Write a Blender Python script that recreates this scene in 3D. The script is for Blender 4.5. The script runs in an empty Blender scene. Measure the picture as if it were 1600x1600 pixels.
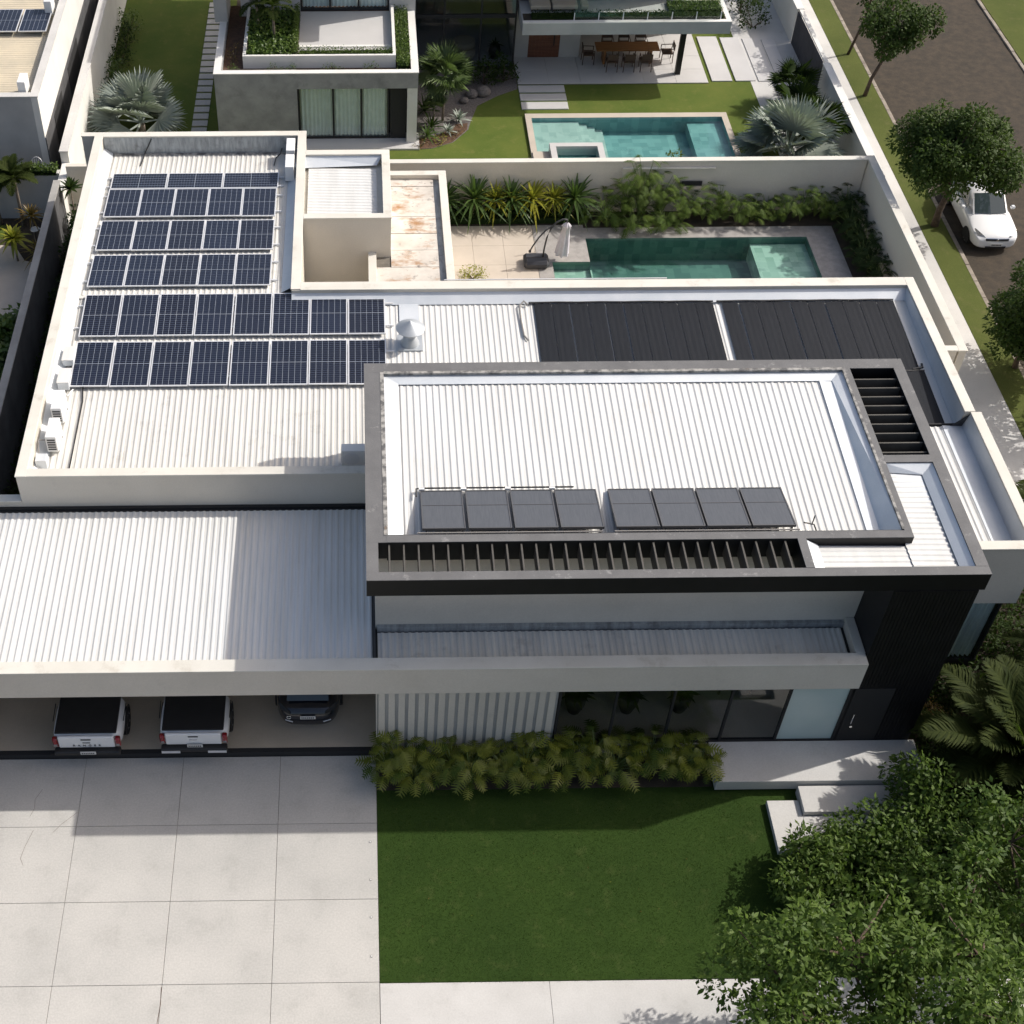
import bpy, bmesh, math, random
import numpy as np
from mathutils import Vector, Matrix, Euler

# ------------------------------------------------------------------ camera, sky, sun, exposure
SC = bpy.context.scene
COL = SC.collection
R = math.radians
cam_data = bpy.data.cameras.new("camera")
cam_data.sensor_width = 36.0
cam_data.lens = 48.954
cam_data.shift_x = 0.1343
cam_data.clip_start = 0.5
cam_data.clip_end = 4000
cam = bpy.data.objects.new("camera", cam_data)
COL.objects.link(cam)
cam.location = (0, 0, 31)
cam.rotation_euler = (R(90 - 46.186), R(0.03), R(-0.755))
SC.camera = cam
SUN_EL, SUN_AZ = 41.7, 72.6            # azimuth from +Y towards +X
wd = bpy.data.worlds.new("World"); SC.world = wd; wd.use_nodes = True
wn = wd.node_tree.nodes; wl = wd.node_tree.links
sky = wn.new("ShaderNodeTexSky"); sky.sky_type = 'NISHITA'; sky.sun_disc = False
sky.sun_elevation = R(SUN_EL); sky.sun_rotation = R(SUN_AZ)
sky.air_density = 1.0; sky.dust_density = 5.0; sky.ozone_density = 0.3
wl.new(sky.outputs[0], wn["Background"].inputs[0]); wn["Background"].inputs[1].default_value = 0.15
sd = bpy.data.lights.new("sun", 'SUN'); sd.energy = 4.3; sd.angle = R(0.55); sd.color = (1.0, 0.955, 0.89)
sun = bpy.data.objects.new("sun", sd); COL.objects.link(sun)
dv = Vector((math.sin(R(SUN_AZ)) * math.cos(R(SUN_EL)), math.cos(R(SUN_AZ)) * math.cos(R(SUN_EL)), math.sin(R(SUN_EL))))
sun.rotation_euler = dv.to_track_quat('Z', 'Y').to_euler(); sun.location = (40, 30, 60)
vs = SC.view_settings
vs.view_transform = 'Standard'; vs.look = 'None'; vs.exposure = -0.04; vs.gamma = 1.0; vs.use_curve_mapping = False
SC.render.engine = 'CYCLES'

# ------------------------------------------------------------------ materials
def nt(name):
    m = bpy.data.materials.new(name); m.use_nodes = True
    n = m.node_tree.nodes; l = m.node_tree.links
    return m, n, l, n["Principled BSDF"]

def noise(n, l, vec, scale, detail=4, rough=0.6):
    t = n.new("ShaderNodeTexNoise"); t.inputs["Scale"].default_value = scale
    t.inputs["Detail"].default_value = detail; t.inputs["Roughness"].default_value = rough
    l.new(vec, t.inputs["Vector"]); return t.outputs["Fac"]

def ramp(n, l, fac, a, b, ca=(0, 0, 0), cb=(1, 1, 1)):
    r = n.new("ShaderNodeValToRGB"); e = r.color_ramp.elements
    e[0].position = a; e[1].position = b; e[0].color = (*ca, 1); e[1].color = (*cb, 1)
    l.new(fac, r.inputs[0]); return r.outputs[0]

def mix(n, l, fac, a, b, mode='MIX'):
    m = n.new("ShaderNodeMix"); m.data_type = 'RGBA'; m.blend_type = mode
    for s, v in ((m.inputs[0], fac), (m.inputs[6], a), (m.inputs[7], b)):
        if isinstance(v, (int, float)): s.default_value = v
        elif isinstance(v, tuple): s.default_value = (*v, 1)
        else: l.new(v, s)
    return m.outputs[2]

def stretch(n, l, vec, s):
    m = n.new("ShaderNodeMapping"); m.inputs["Scale"].default_value = s
    l.new(vec, m.inputs["Vector"]); return m.outputs[0]

def mat(name, c1, c2=None, sc=1.0, lo=.35, hi=.65, grain=.0, gsc=40, rough=.7, metal=0, spec=.5, bump=0, bsc=60,
        st=(1, 1, 1), dirt=None, dsc=.6, dlo=.55, dhi=.75, coat=0):
    """two-tone surface with fine grain, soft stains and fine relief, in world coordinates"""
    m, n, l, b = nt(name)
    g = n.new("ShaderNodeNewGeometry"); p = g.outputs["Position"]
    col = c1
    if c2: col = mix(n, l, ramp(n, l, noise(n, l, stretch(n, l, p, st), sc, 5), lo, hi), c1, c2)
    if dirt: col = mix(n, l, ramp(n, l, noise(n, l, p, dsc, 7, .7), dlo, dhi), col, dirt)
    if grain:
        col = mix(n, l, 1.0, col, ramp(n, l, noise(n, l, p, gsc, 2), .3, .7, (1 - grain,) * 3, (1 + grain * .6,) * 3), 'MULTIPLY')
    if isinstance(col, tuple): b.inputs["Base Color"].default_value = (*col, 1)
    else: l.new(col, b.inputs["Base Color"])
    b.inputs["Roughness"].default_value = rough; b.inputs["Metallic"].default_value = metal
    b.inputs["Specular IOR Level"].default_value = spec; b.inputs["Coat Weight"].default_value = coat
    if bump:
        bp = n.new("ShaderNodeBump"); bp.inputs["Strength"].default_value = bump; bp.inputs["Distance"].default_value = .02
        l.new(noise(n, l, p, bsc, 3), bp.inputs["Height"]); l.new(bp.outputs[0], b.inputs["Normal"])
    return m

def glass(name, tint, refl=.04, rough=.0, opac=0.0, ocol=(.5, .5, .5)):
    """thin pane: tinted see-through plus mirror by angle (and an optional milky share)"""
    m, n, l, b = nt(name); n.remove(b)
    tr = n.new("ShaderNodeBsdfTransparent"); tr.inputs[0].default_value = (*tint, 1)
    gl = n.new("ShaderNodeBsdfGlossy"); gl.inputs["Roughness"].default_value = rough
    lw = n.new("ShaderNodeLayerWeight"); pw = n.new("ShaderNodeMath"); pw.operation = 'POWER'; pw.inputs[1].default_value = 4.0
    l.new(lw.outputs["Facing"], pw.inputs[0]); fr = n.new("ShaderNodeMath"); fr.operation = 'MULTIPLY_ADD'; l.new(pw.outputs[0], fr.inputs[0])
    fr.inputs[1].default_value = .7; fr.inputs[2].default_value = refl
    mx = n.new("ShaderNodeMixShader"); l.new(fr.outputs[0], mx.inputs[0])
    base = tr.outputs[0]
    if opac:
        df = n.new("ShaderNodeBsdfDiffuse"); df.inputs[0].default_value = (*ocol, 1)
        m2 = n.new("ShaderNodeMixShader"); m2.inputs[0].default_value = opac
        l.new(tr.outputs[0], m2.inputs[1]); l.new(df.outputs[0], m2.inputs[2]); base = m2.outputs[0]
    l.new(base, mx.inputs[1]); l.new(gl.outputs[0], mx.inputs[2])
    l.new(mx.outputs[0], n["Material Output"].inputs[0]); return m

def leafmat(name, c1, c2, trans=.3, rough=.45, spec=.4):
    """leaf: colour varies leaf by leaf through the 'tint' attribute; some light passes through"""
    m, n, l, b = nt(name)
    a = n.new("ShaderNodeAttribute"); a.attribute_name = "tint"
    oi = n.new("ShaderNodeObjectInfo")
    ad = n.new("ShaderNodeMath"); ad.operation = 'MULTIPLY_ADD'; ad.inputs[1].default_value = .75
    l.new(a.outputs["Fac"], ad.inputs[0])
    mu = n.new("ShaderNodeMath"); mu.operation = 'MULTIPLY'; mu.inputs[1].default_value = .3
    l.new(oi.outputs["Random"], mu.inputs[0]); l.new(mu.outputs[0], ad.inputs[2])
    col = mix(n, l, ad.outputs[0], c1, c2)
    l.new(col, b.inputs["Base Color"]); b.inputs["Roughness"].default_value = rough
    b.inputs["Specular IOR Level"].default_value = spec
    t = n.new("ShaderNodeBsdfTranslucent"); l.new(mix(n, l, .5, col, (.12, .22, .02)), t.inputs[0])
    mx = n.new("ShaderNodeMixShader"); mx.inputs[0].default_value = trans
    l.new(b.outputs[0], mx.inputs[1]); l.new(t.outputs[0], mx.inputs[2]); l.new(mx.outputs[0], n["Material Output"].inputs[0])
    return m

K = {}
K['plaster'] = mat('white_plaster', (.64, .60, .53), (.59, .55, .48), .5, grain=.05, gsc=25, rough=.85, bump=.15, bsc=30, dirt=(.42, .40, .36), dsc=.9, dlo=.6, dhi=.95)
K['cap'] = mat('cream_coping', (.66, .64, .58), (.59, .57, .51), .8, grain=.05, rough=.8, dirt=(.40, .36, .29), dsc=1.6, dlo=.58, dhi=.85)
K['roof'] = mat('white_roof_sheet', (.68, .68, .665), (.60, .60, .58), .9, st=(3, .35, 1), grain=.03, rough=.42, spec=.5, dirt=(.55, .54, .50), dsc=1.1, dlo=.6, dhi=.9)
K['roof_old'] = mat('aged_roof_sheet', (.66, .65, .61), (.55, .54, .51), 1.0, st=(4, .3, 1), grain=.05, rough=.5, dirt=(.36, .34, .31), dsc=1.5, dlo=.55, dhi=.85)
K['roof_beige'] = mat('beige_roof_sheet', (.62, .54, .40), (.52, .46, .35), 1.0, grain=.05, rough=.6)
K['metal'] = mat('galvanised_flashing', (.66, .69, .72), (.58, .62, .66), 1.2, grain=.04, rough=.45, metal=.25)
K['metal_dull'] = mat('dull_flashing', (.42, .45, .47), (.26, .28, .29), 1.6, st=(6, 1, 1), grain=.05, rough=.55, metal=.4, dirt=(.12, .12, .12), dsc=1.8, dlo=.5, dhi=.8)
K['membrane'] = mat('grey_slab_top', (.145, .145, .148), (.115, .115, .118), 1.4, grain=.1, gsc=30, rough=.75, dirt=(.42, .41, .40), dsc=2.6, dlo=.60, dhi=.82, bump=.2)
K['sealant'] = mat('weathered_sealant', (.35, .34, .32), (.10, .10, .10), 5, .4, .6, rough=.8, dirt=(.30, .17, .07), dsc=1.2, dlo=.62, dhi=.72)
K['black'] = mat('black_panel', (.007, .007, .0075), (.010, .010, .011), 2, rough=.5, grain=.1, spec=.3)
K['black_matt'] = mat('black_matt', (.02, .02, .021), rough=.8)
K['char'] = mat('charcoal_paint', (.05, .05, .052), (.035, .035, .037), 2, rough=.6)
K['slat'] = mat('pergola_slat', (.085, .08, .07), (.06, .056, .05), 3, rough=.7)
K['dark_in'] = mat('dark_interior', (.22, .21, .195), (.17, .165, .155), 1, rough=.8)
K['concrete'] = mat('drive_concrete', (.50, .485, .455), (.44, .43, .405), .55, grain=.10, gsc=22, rough=.85, bump=.1, dirt=(.37, .355, .33), dsc=1.1, dlo=.55, dhi=.9)
K['concrete2'] = mat('pale_concrete', (.56, .55, .53), (.49, .48, .46), .7, grain=.07, gsc=25, rough=.85, dirt=(.38, .37, .35), dsc=1.4, dlo=.58, dhi=.9)
K['joint'] = mat('joint_soil', (.20, .18, .15), (.11, .10, .085), 4, rough=.95)
K['garage_floor'] = mat('garage_floor', (.53, .45, .35), (.46, .39, .30), .8, grain=.08, rough=.6)
K['deck'] = mat('beige_stone_deck', (.50, .44, .37), (.45, .395, .33), 1.1, grain=.05, rough=.8)
K['deck_grey'] = mat('speckled_coping', (.36, .34, .32), (.28, .265, .25), 4, grain=.15, gsc=40, rough=.8)
K['porcelain'] = mat('pale_porcelain', (.55, .54, .53), (.50, .49, .48), .6, grain=.03, rough=.5)
K['fairface'] = mat('fair_faced_concrete', (.33, .33, .325), (.25, .25, .25), 1.3, grain=.06, rough=.8, dirt=(.15, .15, .15), dsc=1.4, dlo=.5, dhi=.8)
K['asphalt'] = mat('asphalt', (.165, .148, .134), (.145, .131, .120), .25, grain=.12, gsc=45, rough=.92)
K['kerb'] = mat('kerb_stone', (.33, .29, .24), (.20, .17, .14), 2, grain=.1, rough=.9)
K['soil'] = mat('garden_soil', (.035, .028, .02), (.06, .045, .03), 3, grain=.3, rough=.95, bump=.4)
K['bark'] = mat('bark_mulch', (.13, .07, .04), (.07, .04, .025), 7, grain=.3, gsc=30, rough=.95, bump=.5, bsc=40)
K['gravel'] = mat('grey_gravel', (.20, .18, .17), (.10, .09, .085), 14, grain=.3, gsc=30, rough=.95, bump=.6, bsc=30)
K['dark_pave'] = mat('dark_paving', (.055, .055, .065), (.04, .04, .047), 2, grain=.15, rough=.85)
K['white'] = mat('white_enamel', (.78, .78, .77), rough=.35)
K['white_rough'] = mat('white_render', (.72, .71, .68), (.66, .65, .61), .8, rough=.85, grain=.04, dirt=(.40, .38, .33), dsc=1.0, dlo=.62, dhi=.9)
K['grey_wall'] = mat('grey_wall_paint', (.44, .44, .43), (.37, .37, .365), .8, grain=.05, rough=.85)
K['dark_render'] = mat('shade_darkened_render', (.10, .10, .105), (.06, .06, .063), 1.2, grain=.1, rough=.9)  # shade on the boundary wall is put into this colour; the plinth shares it
K['old_cap'] = mat('weathered_coping', (.36, .35, .33), (.28, .27, .255), 1.5, grain=.08, rough=.9)
K['paint'] = mat('white_car_paint', (.74, .75, .76), rough=.22, spec=.5, coat=.6)
K['paint_dark'] = mat('dark_car_paint', (.010, .012, .018), rough=.2, coat=.6)
K['tyre'] = mat('tyre_rubber', (.015, .015, .015), rough=.85)
K['trim'] = mat('black_trim', (.016, .016, .017), rough=.55)
K['vinyl'] = mat('tonneau_vinyl', (.010, .010, .011), (.014, .014, .015), 4, rough=.6)
K['cowl'] = mat('aged_zinc', (.46, .49, .52), (.40, .43, .46), 3, rough=.5, metal=.4)
K['chrome'] = mat('chrome', (.75, .76, .78), rough=.18, metal=1)
K['alloy'] = mat('alloy_rim', (.45, .46, .48), rough=.3, metal=.9)
K['redlight'] = mat('tail_light', (.22, .008, .012), rough=.18, coat=.8)
K['headlight'] = mat('head_light', (.42, .43, .44), (.20, .2, .2), 14, rough=.1, metal=.5, coat=1)
K['carglass'] = mat('car_glass', (.035, .05, .055), rough=.05, spec=.8)
K['plate'] = mat('plate_white', (.60, .60, .58), rough=.5)
K['ink'] = mat('plate_ink', (.03, .03, .035), rough=.6)
K['alu'] = mat('anodised_aluminium', (.72, .73, .75), rough=.4, metal=.3)
K['cellline'] = mat('cell_line', (.30, .33, .38), rough=.4)
K['absorber'] = mat('collector_absorber', (.10, .105, .115), (.082, .088, .098), 6, st=(6, .4, 1), rough=.22, spec=.6, grain=.05)
K['colframe'] = mat('collector_frame', (.14, .14, .145), rough=.5, metal=.6)
K['rubber'] = mat('pool_heater_mat', (.0085, .0105, .015), (.012, .0145, .020), 3, st=(8, .5, 1), rough=.65, grain=.15, gsc=30, spec=.2)
K['pipe'] = mat('black_pipe', (.02, .02, .022), rough=.5)
K['copper'] = mat('grey_pipe', (.25, .24, .23), rough=.5)
K['wood'] = mat('brown_wood', (.16, .06, .03), (.10, .035, .018), 2.0, st=(.6, 6, 6), rough=.5, grain=.1)
K['wood_red'] = mat('red_cladding', (.085, .022, .014), (.055, .014, .010), 2.0, st=(8, 1, .5), rough=.6)
K['wood_table'] = mat('table_wood', (.30, .135, .045), (.21, .09, .03), 3, st=(.5, 8, 1), rough=.45)
K['chairwood'] = mat('chair_wood', (.075, .045, .03), rough=.5)
K['cushion'] = mat('beige_cushion', (.40, .36, .28), (.35, .31, .24), 3, rough=.95)
K['curtain'] = mat('sheer_curtain', (.76, .79, .78), (.68, .71, .70), 3, rough=.95)
K['frost'] = mat('frosted_glass', (.54, .65, .64), (.50, .62, .61), 1, rough=.35, spec=.5)
K['canvas'] = mat('parasol_canvas', (.62, .60, .64), (.52, .50, .54), 5, rough=.9)
K['base_plastic'] = mat('dark_plastic', (.035, .036, .042), rough=.45)
K['terracotta'] = mat('planter_pot', (.03, .028, .026), rough=.6)
K['trunk'] = mat('tree_bark', (.12, .085, .06), (.06, .042, .03), 9, rough=.9, bump=.5, bsc=30)
K['palmtrunk'] = mat('palm_trunk', (.26, .22, .17), (.14, .11, .085), 6, st=(1, 1, 6), rough=.9, bump=.4)
K['petiole'] = mat('petiole', (.13, .18, .05), rough=.5)
K['glass_dark'] = glass('tinted_glass', (.80, .82, .82))
K['glass_clear'] = glass('clear_glass', (.95, .985, .975))
K['water'] = glass('pool_water', (.76, .91, .89), refl=.02)
K['lamp_disc'] = mat('lamp_disc', (.66, .66, .64), rough=.4)

def wavy(m, sc, strength):
    n, l = m.node_tree.nodes, m.node_tree.links
    g = n.new("ShaderNodeNewGeometry"); bp = n.new("ShaderNodeBump"); bp.inputs["Strength"].default_value = strength
    bp.inputs["Distance"].default_value = .05
    l.new(noise(n, l, g.outputs["Position"], sc, 2), bp.inputs["Height"])
    for nd in n:
        if nd.type == 'BSDF_GLOSSY': l.new(bp.outputs[0], nd.inputs["Normal"])
wavy(K['water'], 3.0, .04)

def pvmat():
    """mono cells: dark blue, faint bus bars across each cell, in the panel's own coordinates"""
    m, n, l, b = nt('solar_cells')
    tc = n.new("ShaderNodeTexCoord"); sp = n.new("ShaderNodeSeparateXYZ"); l.new(tc.outputs["Object"], sp.inputs[0])
    def stripe(sock, period, width):
        a = n.new("ShaderNodeMath"); a.operation = 'PINGPONG'; a.inputs[1].default_value = period / 2
        l.new(sock, a.inputs[0])
        c = n.new("ShaderNodeMath"); c.operation = 'LESS_THAN'; c.inputs[1].default_value = width
        l.new(a.outputs[0], c.inputs[0]); return c.outputs[0]
    base = mix(n, l, ramp(n, l, noise(n, l, tc.outputs["Object"], .7, 2), .3, .7), (.009, .013, .026), (.014, .019, .038))
    oi = n.new("ShaderNodeObjectInfo")
    base = mix(n, l, oi.outputs["Random"], base, (.010, .012, .022))
    c = mix(n, l, stripe(sp.outputs["Y"], .0917, .004), base, (.09, .105, .14))
    l.new(c, b.inputs["Base Color"]); b.inputs["Roughness"].default_value = .12; b.inputs["Specular IOR Level"].default_value = .45
    return m
K['pv'] = pvmat()

def tilemat(name, cols, size, rough=.5):
    m, n, l, b = nt(name)
    g = n.new("ShaderNodeNewGeometry")
    v = n.new("ShaderNodeTexVoronoi"); v.distance = 'CHEBYCHEV'; v.inputs["Scale"].default_value = 1 / size; v.inputs["Randomness"].default_value = .12
    l.new(g.outputs["Position"], v.inputs["Vector"])
    s = n.new("ShaderNodeSeparateColor"); l.new(v.outputs["Color"], s.inputs[0])
    c = mix(n, l, ramp(n, l, s.outputs[0], .1, .9), cols[0], cols[1])
    c = mix(n, l, ramp(n, l, noise(n, l, g.outputs["Position"], 2.2, 5), .55, .75), c, cols[2])
    l.new(c, b.inputs["Base Color"]); b.inputs["Roughness"].default_value = rough; return m
K['tile_deep'] = tilemat('green_pool_tile', ((.060, .135, .115), (.105, .20, .165), (.04, .09, .08)), .3)
K['tile_shallow'] = tilemat('pale_pool_tile', ((.30, .40, .33), (.46, .55, .47), (.20, .28, .24)), .3)
K['tile_teal'] = tilemat('teal_pool_tile', ((.15, .29, .30), (.22, .38, .385), (.12, .23, .245)), .3)
K['tile_teal2'] = tilemat('pale_teal_tile', ((.38, .45, .43), (.47, .53, .505), (.30, .37, .355)), .3)

def lawnmat(name, a, b2, c3, bmp=.5):
    m, n, l, b = nt(name); g = n.new("ShaderNodeNewGeometry"); p = g.outputs["Position"]
    c = mix(n, l, ramp(n, l, noise(n, l, p, .5, 5), .35, .7), a, b2)
    c = mix(n, l, ramp(n, l, noise(n, l, p, 2.1, 6, .7), .55, .8), c, c3)
    c = mix(n, l, 1.0, c, ramp(n, l, noise(n, l, p, 70, 2), .3, .7, (.78,) * 3, (1.22,) * 3), 'MULTIPLY')
    l.new(c, b.inputs["Base Color"]); b.inputs["Roughness"].default_value = .95; b.inputs["Specular IOR Level"].default_value = .15
    bp = n.new("ShaderNodeBump"); bp.inputs["Strength"].default_value = bmp; bp.inputs["Distance"].default_value = .04
    l.new(noise(n, l, p, 90, 2), bp.inputs["Height"]); l.new(bp.outputs[0], b.inputs["Normal"]); return m
K['lawn'] = lawnmat('front_lawn', (.022, .045, .008), (.030, .058, .010), (.058, .080, .022), .2)
K['lawn_back'] = lawnmat('garden_lawn', (.080, .118, .022), (.115, .140, .030), (.160, .158, .048), .3)
K['verge'] = lawnmat('street_verge', (.070, .088, .022), (.092, .108, .028), (.125, .118, .050), .3)

def stainmat():
    m, n, l, b = nt('stained_roof_slab'); g = n.new("ShaderNodeNewGeometry"); p = g.outputs["Position"]
    c = mix(n, l, ramp(n, l, noise(n, l, p, 1.3, 6), .35, .7), (.66, .62, .56), (.48, .44, .39))
    c = mix(n, l, ramp(n, l, noise(n, l, stretch(n, l, p, (.9, 1.6, 1)), .95, 6, .65), .52, .66), c, (.34, .19, .09))
    c = mix(n, l, ramp(n, l, noise(n, l, p, 3.0, 7, .75), .56, .70), c, (.13, .12, .11))
    l.new(c, b.inputs["Base Color"]); b.inputs["Roughness"].default_value = .7; return m
K['stain'] = stainmat()

K['lf_tree'] = leafmat('leaf_tree', (.032, .070, .012), (.115, .175, .032), .34, .55, .22)
K['lf_street'] = leafmat('leaf_street', (.018, .040, .008), (.058, .092, .018), .25, .6, .2)
K['lf_bis'] = leafmat('leaf_silver', (.26, .30, .265), (.37, .41, .35), .15, .6)
K['lf_fan'] = leafmat('leaf_fan', (.07, .115, .04), (.15, .20, .075), .25)
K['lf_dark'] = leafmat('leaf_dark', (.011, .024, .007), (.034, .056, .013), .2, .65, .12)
K['lf_phil'] = leafmat('leaf_philodendron', (.028, .056, .010), (.105, .150, .024), .25, .65, .15)
K['lf_mon'] = leafmat('leaf_monstera', (.085, .12, .016), (.235, .255, .035), .3, .4, .35)
K['lf_pan'] = leafmat('leaf_pandanus', (.045, .085, .022), (.085, .135, .035), .25)
K['lf_yel'] = leafmat('leaf_yellow', (.17, .19, .02), (.36, .34, .04), .35)
K['lf_hedge'] = leafmat('leaf_hedge', (.045, .085, .014), (.105, .155, .025), .3)
K['lf_palm'] = leafmat('leaf_palm', (.014, .024, .006), (.046, .060, .014), .25, .7, .1)
K['lf_rust'] = leafmat('leaf_rust', (.10, .06, .012), (.22, .14, .03), .3)
K['lf_broad'] = leafmat('leaf_broad', (.03, .07, .012), (.11, .17, .03), .3)
K['blade'] = leafmat('grass_blade', (.024, .046, .008), (.042, .068, .013), .3, .8, .1)

# ------------------------------------------------------------------ builders
ORG = {}
def Z3(): return Vector((0, 0, 0))

class MB:
    def __init__(s): s.v = []; s.f = []
    def add(s, vs_, fs):
        k = len(s.v); s.v += [tuple(p) for p in vs_]; s.f += [tuple(i + k for i in f) for f in fs]; return s
    def quad(s, a, b, c, d): return s.add((a, b, c, d), ((0, 1, 2, 3),))
    def poly(s, pts): return s.add(pts, (tuple(range(len(pts))),))
    def box(s, x0, x1, y0, y1, z0, z1):
        v = [(x, y, z) for z in (z0, z1) for y in (y0, y1) for x in (x0, x1)]
        return s.add(v, ((0, 2, 3, 1), (4, 5, 7, 6), (0, 1, 5, 4), (2, 6, 7, 3), (0, 4, 6, 2), (1, 3, 7, 5)))
    def prism(s, pts, z0, z1):
        n = len(pts)
        v = [(x, y, z0) for x, y in pts] + [(x, y, z1) for x, y in pts]
        f = [tuple(range(n - 1, -1, -1)), tuple(range(n, 2 * n))] + [(i, (i + 1) % n, n + (i + 1) % n, n + i) for i in range(n)]
        return s.add(v, f)
    def tube(s, pts, r, n=8, cap=True):
        pts = [Vector(p) for p in pts]; m = len(pts); v = []; f = []
        for i, p in enumerate(pts):
            t = (pts[min(i + 1, m - 1)] - pts[max(i - 1, 0)]).normalized()
            a = t.cross(Vector((0, 0, 1)) if abs(t.z) < .95 else Vector((1, 0, 0))).normalized(); b = t.cross(a)
            rr = r[i] if isinstance(r, (list, tuple)) else r
            for k in range(n):
                w = 2 * math.pi * k / n; v.append(p + rr * (math.cos(w) * a + math.sin(w) * b))
        for i in range(m - 1):
            for k in range(n): f.append((i * n + k, i * n + (k + 1) % n, (i + 1) * n + (k + 1) % n, (i + 1) * n + k))
        if cap: f += [tuple(range(n - 1, -1, -1)), tuple(range((m - 1) * n, m * n))]
        return s.add(v, f)
    def lathe(s, prof, cx=0, cy=0, n=16):
        v = [(cx + r * math.cos(2 * math.pi * k / n), cy + r * math.sin(2 * math.pi * k / n), z) for r, z in prof for k in range(n)]
        m = len(prof)
        f = [(i * n + k, i * n + (k + 1) % n, (i + 1) * n + (k + 1) % n, (i + 1) * n + k) for i in range(m - 1) for k in range(n)]
        f += [tuple(range(n - 1, -1, -1)), tuple(range((m - 1) * n, m * n))]
        return s.add(v, f)
    def mesh(s, name, off=None, smooth=False, bev=0, m=None, fix=True):
        me = bpy.data.meshes.new(name)
        o = off or Z3()
        me.from_pydata([(x - o.x, y - o.y, z - o.z) for x, y, z in s.v], [], s.f)
        if bev or fix:
            bm = bmesh.new(); bm.from_mesh(me)
            if fix: bmesh.ops.recalc_face_normals(bm, faces=bm.faces)
            if bev: bmesh.ops.bevel(bm, geom=bm.edges[:], offset=bev, segments=1, affect='EDGES', clamp_overlap=True)
            bm.to_mesh(me); bm.free()
        if smooth: me.polygons.foreach_set("use_smooth", [True] * len(me.polygons))
        if m: me.materials.append(K[m] if isinstance(m, str) else m)
        return me
    def build(s, name, m, parent=None, smooth=False, bev=0, kind=None, label=None, cat=None, group=None, fix=True):
        if parent is not None: off = ORG.get(parent.name, Z3())
        else:
            a = np.array(s.v); off = Vector(((a[:, 0].min() + a[:, 0].max()) / 2, (a[:, 1].min() + a[:, 1].max()) / 2, a[:, 2].min()))
        o = link(name, s.mesh(name, off, smooth, bev, m, fix), parent)
        if parent is None: o.location = off
        ORG[o.name] = off
        return tag(o, label, cat, group, kind)

def link(name, me, parent=None):
    o = bpy.data.objects.new(name, me); COL.objects.link(o)
    if parent is not None: o.parent = parent
    return o
def tag(o, label=None, cat=None, group=None, kind=None):
    if label: o['label'] = label
    if cat: o['category'] = cat
    if group: o['group'] = group
    if kind: o['kind'] = kind
    return o
def thing(name, label, cat, loc=(0, 0, 0), rz=0, group=None, local=False):
    o = bpy.data.objects.new(name, None); COL.objects.link(o); o.location = loc; o.rotation_euler = (0, 0, rz)
    o.empty_display_size = .3
    ORG[o.name] = Z3() if local else Vector(loc)
    return tag(o, label, cat, group)
def copy_tree(o, parent=None):
    c = o.copy(); COL.objects.link(c)
    if parent is not None: c.parent = parent
    for ch in list(o.children): copy_tree(ch, c)
    return c
def part(name, m, parent, *b, bev=0):
    """box part"""
    return MB().box(*b).build(name, m, parent, bev=bev)
ORD = ['first', 'second', 'third', 'fourth', 'fifth', 'sixth', 'seventh', 'eighth', 'ninth', 'tenth', 'eleventh', 'twelfth',
       'thirteenth', 'fourteenth', 'fifteenth', 'sixteenth', 'seventeenth', 'eighteenth', 'nineteenth', 'twentieth']

def rects(x0, x1, y0, y1, holes):
    """split a rectangle into cells that avoid the holes"""
    xs = sorted({x0, x1, *[h[0] for h in holes], *[h[1] for h in holes]}); ys = sorted({y0, y1, *[h[2] for h in holes], *[h[3] for h in holes]})
    out = []
    for a, b in zip(xs, xs[1:]):
        for c, d in zip(ys, ys[1:]):
            mx, my = (a + b) / 2, (c + d) / 2
            if not any(h[0] < mx < h[1] and h[2] < my < h[3] for h in holes): out.append((a, b, c, d))
    return out

def sheet_mesh(name, length, ribs=6, pitch=.172, h=.020, m='roof', dz=0.0, flip=False):
    """ribbed roofing sheet: ribs run along +Y, from the origin; dz is the rise from end to end"""
    prof = []
    for i in range(ribs):
        x = i * pitch
        prof += [(x, 0), (x + pitch - .105, 0), (x + pitch - .070, h), (x + pitch - .036, h)]
    prof.append((ribs * pitch, 0))
    mb = MB(); n = len(prof)
    for y, z in ((0, 0), (length, dz)):
        mb.v += [(px, y, z + pz) for px, pz in prof]
    mb.f = [(i, i + 1, n + i + 1, n + i) for i in range(n - 1)]
    return mb.mesh(name, m=m, fix=False)

def lay_sheets(parent, x0, x1, y0, y1, z0, z1, m='roof', alongx=False, width=1.032):
    """cover a rectangle with sheets (children of the roof part); the last one is cut narrower"""
    L = (y1 - y0) if not alongx else (x1 - x0); W = (x1 - x0) if not alongx else (y1 - y0)
    n = int(W // width); rest = W - n * width
    me = sheet_mesh('roof_sheet', L, m=m, dz=z1 - z0)
    off = ORG.get(parent.name, Z3())
    for i in range(n + (rest > .05)):
        d = me
        if i == n:
            rb = max(1, int(round(rest / .172))); d = sheet_mesh('roof_sheet', L, rb, rest / rb, m=m, dz=z1 - z0)
        o = link('roof_sheet', d, parent)
        j = ((i * 7919) % 13 - 6) * .0006
        if alongx:
            o.location = Vector((x0, y0 + (min(i + 1, n) * width if i < n else W), z0 + .01 + j)) - off
            o.rotation_euler = (0, 0, -math.pi / 2)
        else:
            o.location = Vector((x0 + i * width, y0, z0 + .01 + j)) - off

# ------------------------------------------------------------------ ground, drive, street
rng = random.Random(4)
HOLES = [(7.1, 16.85, 38.6, 43.62), (7.3, 15.35, 47.6, 52.6)]
g = MB()
for a, b, c, d in rects(-900, 900, -300, 1500, HOLES): g.box(a, b, c, d, -.5, -.06)
g.build('ground', 'soil', kind='structure', fix=False)

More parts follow.
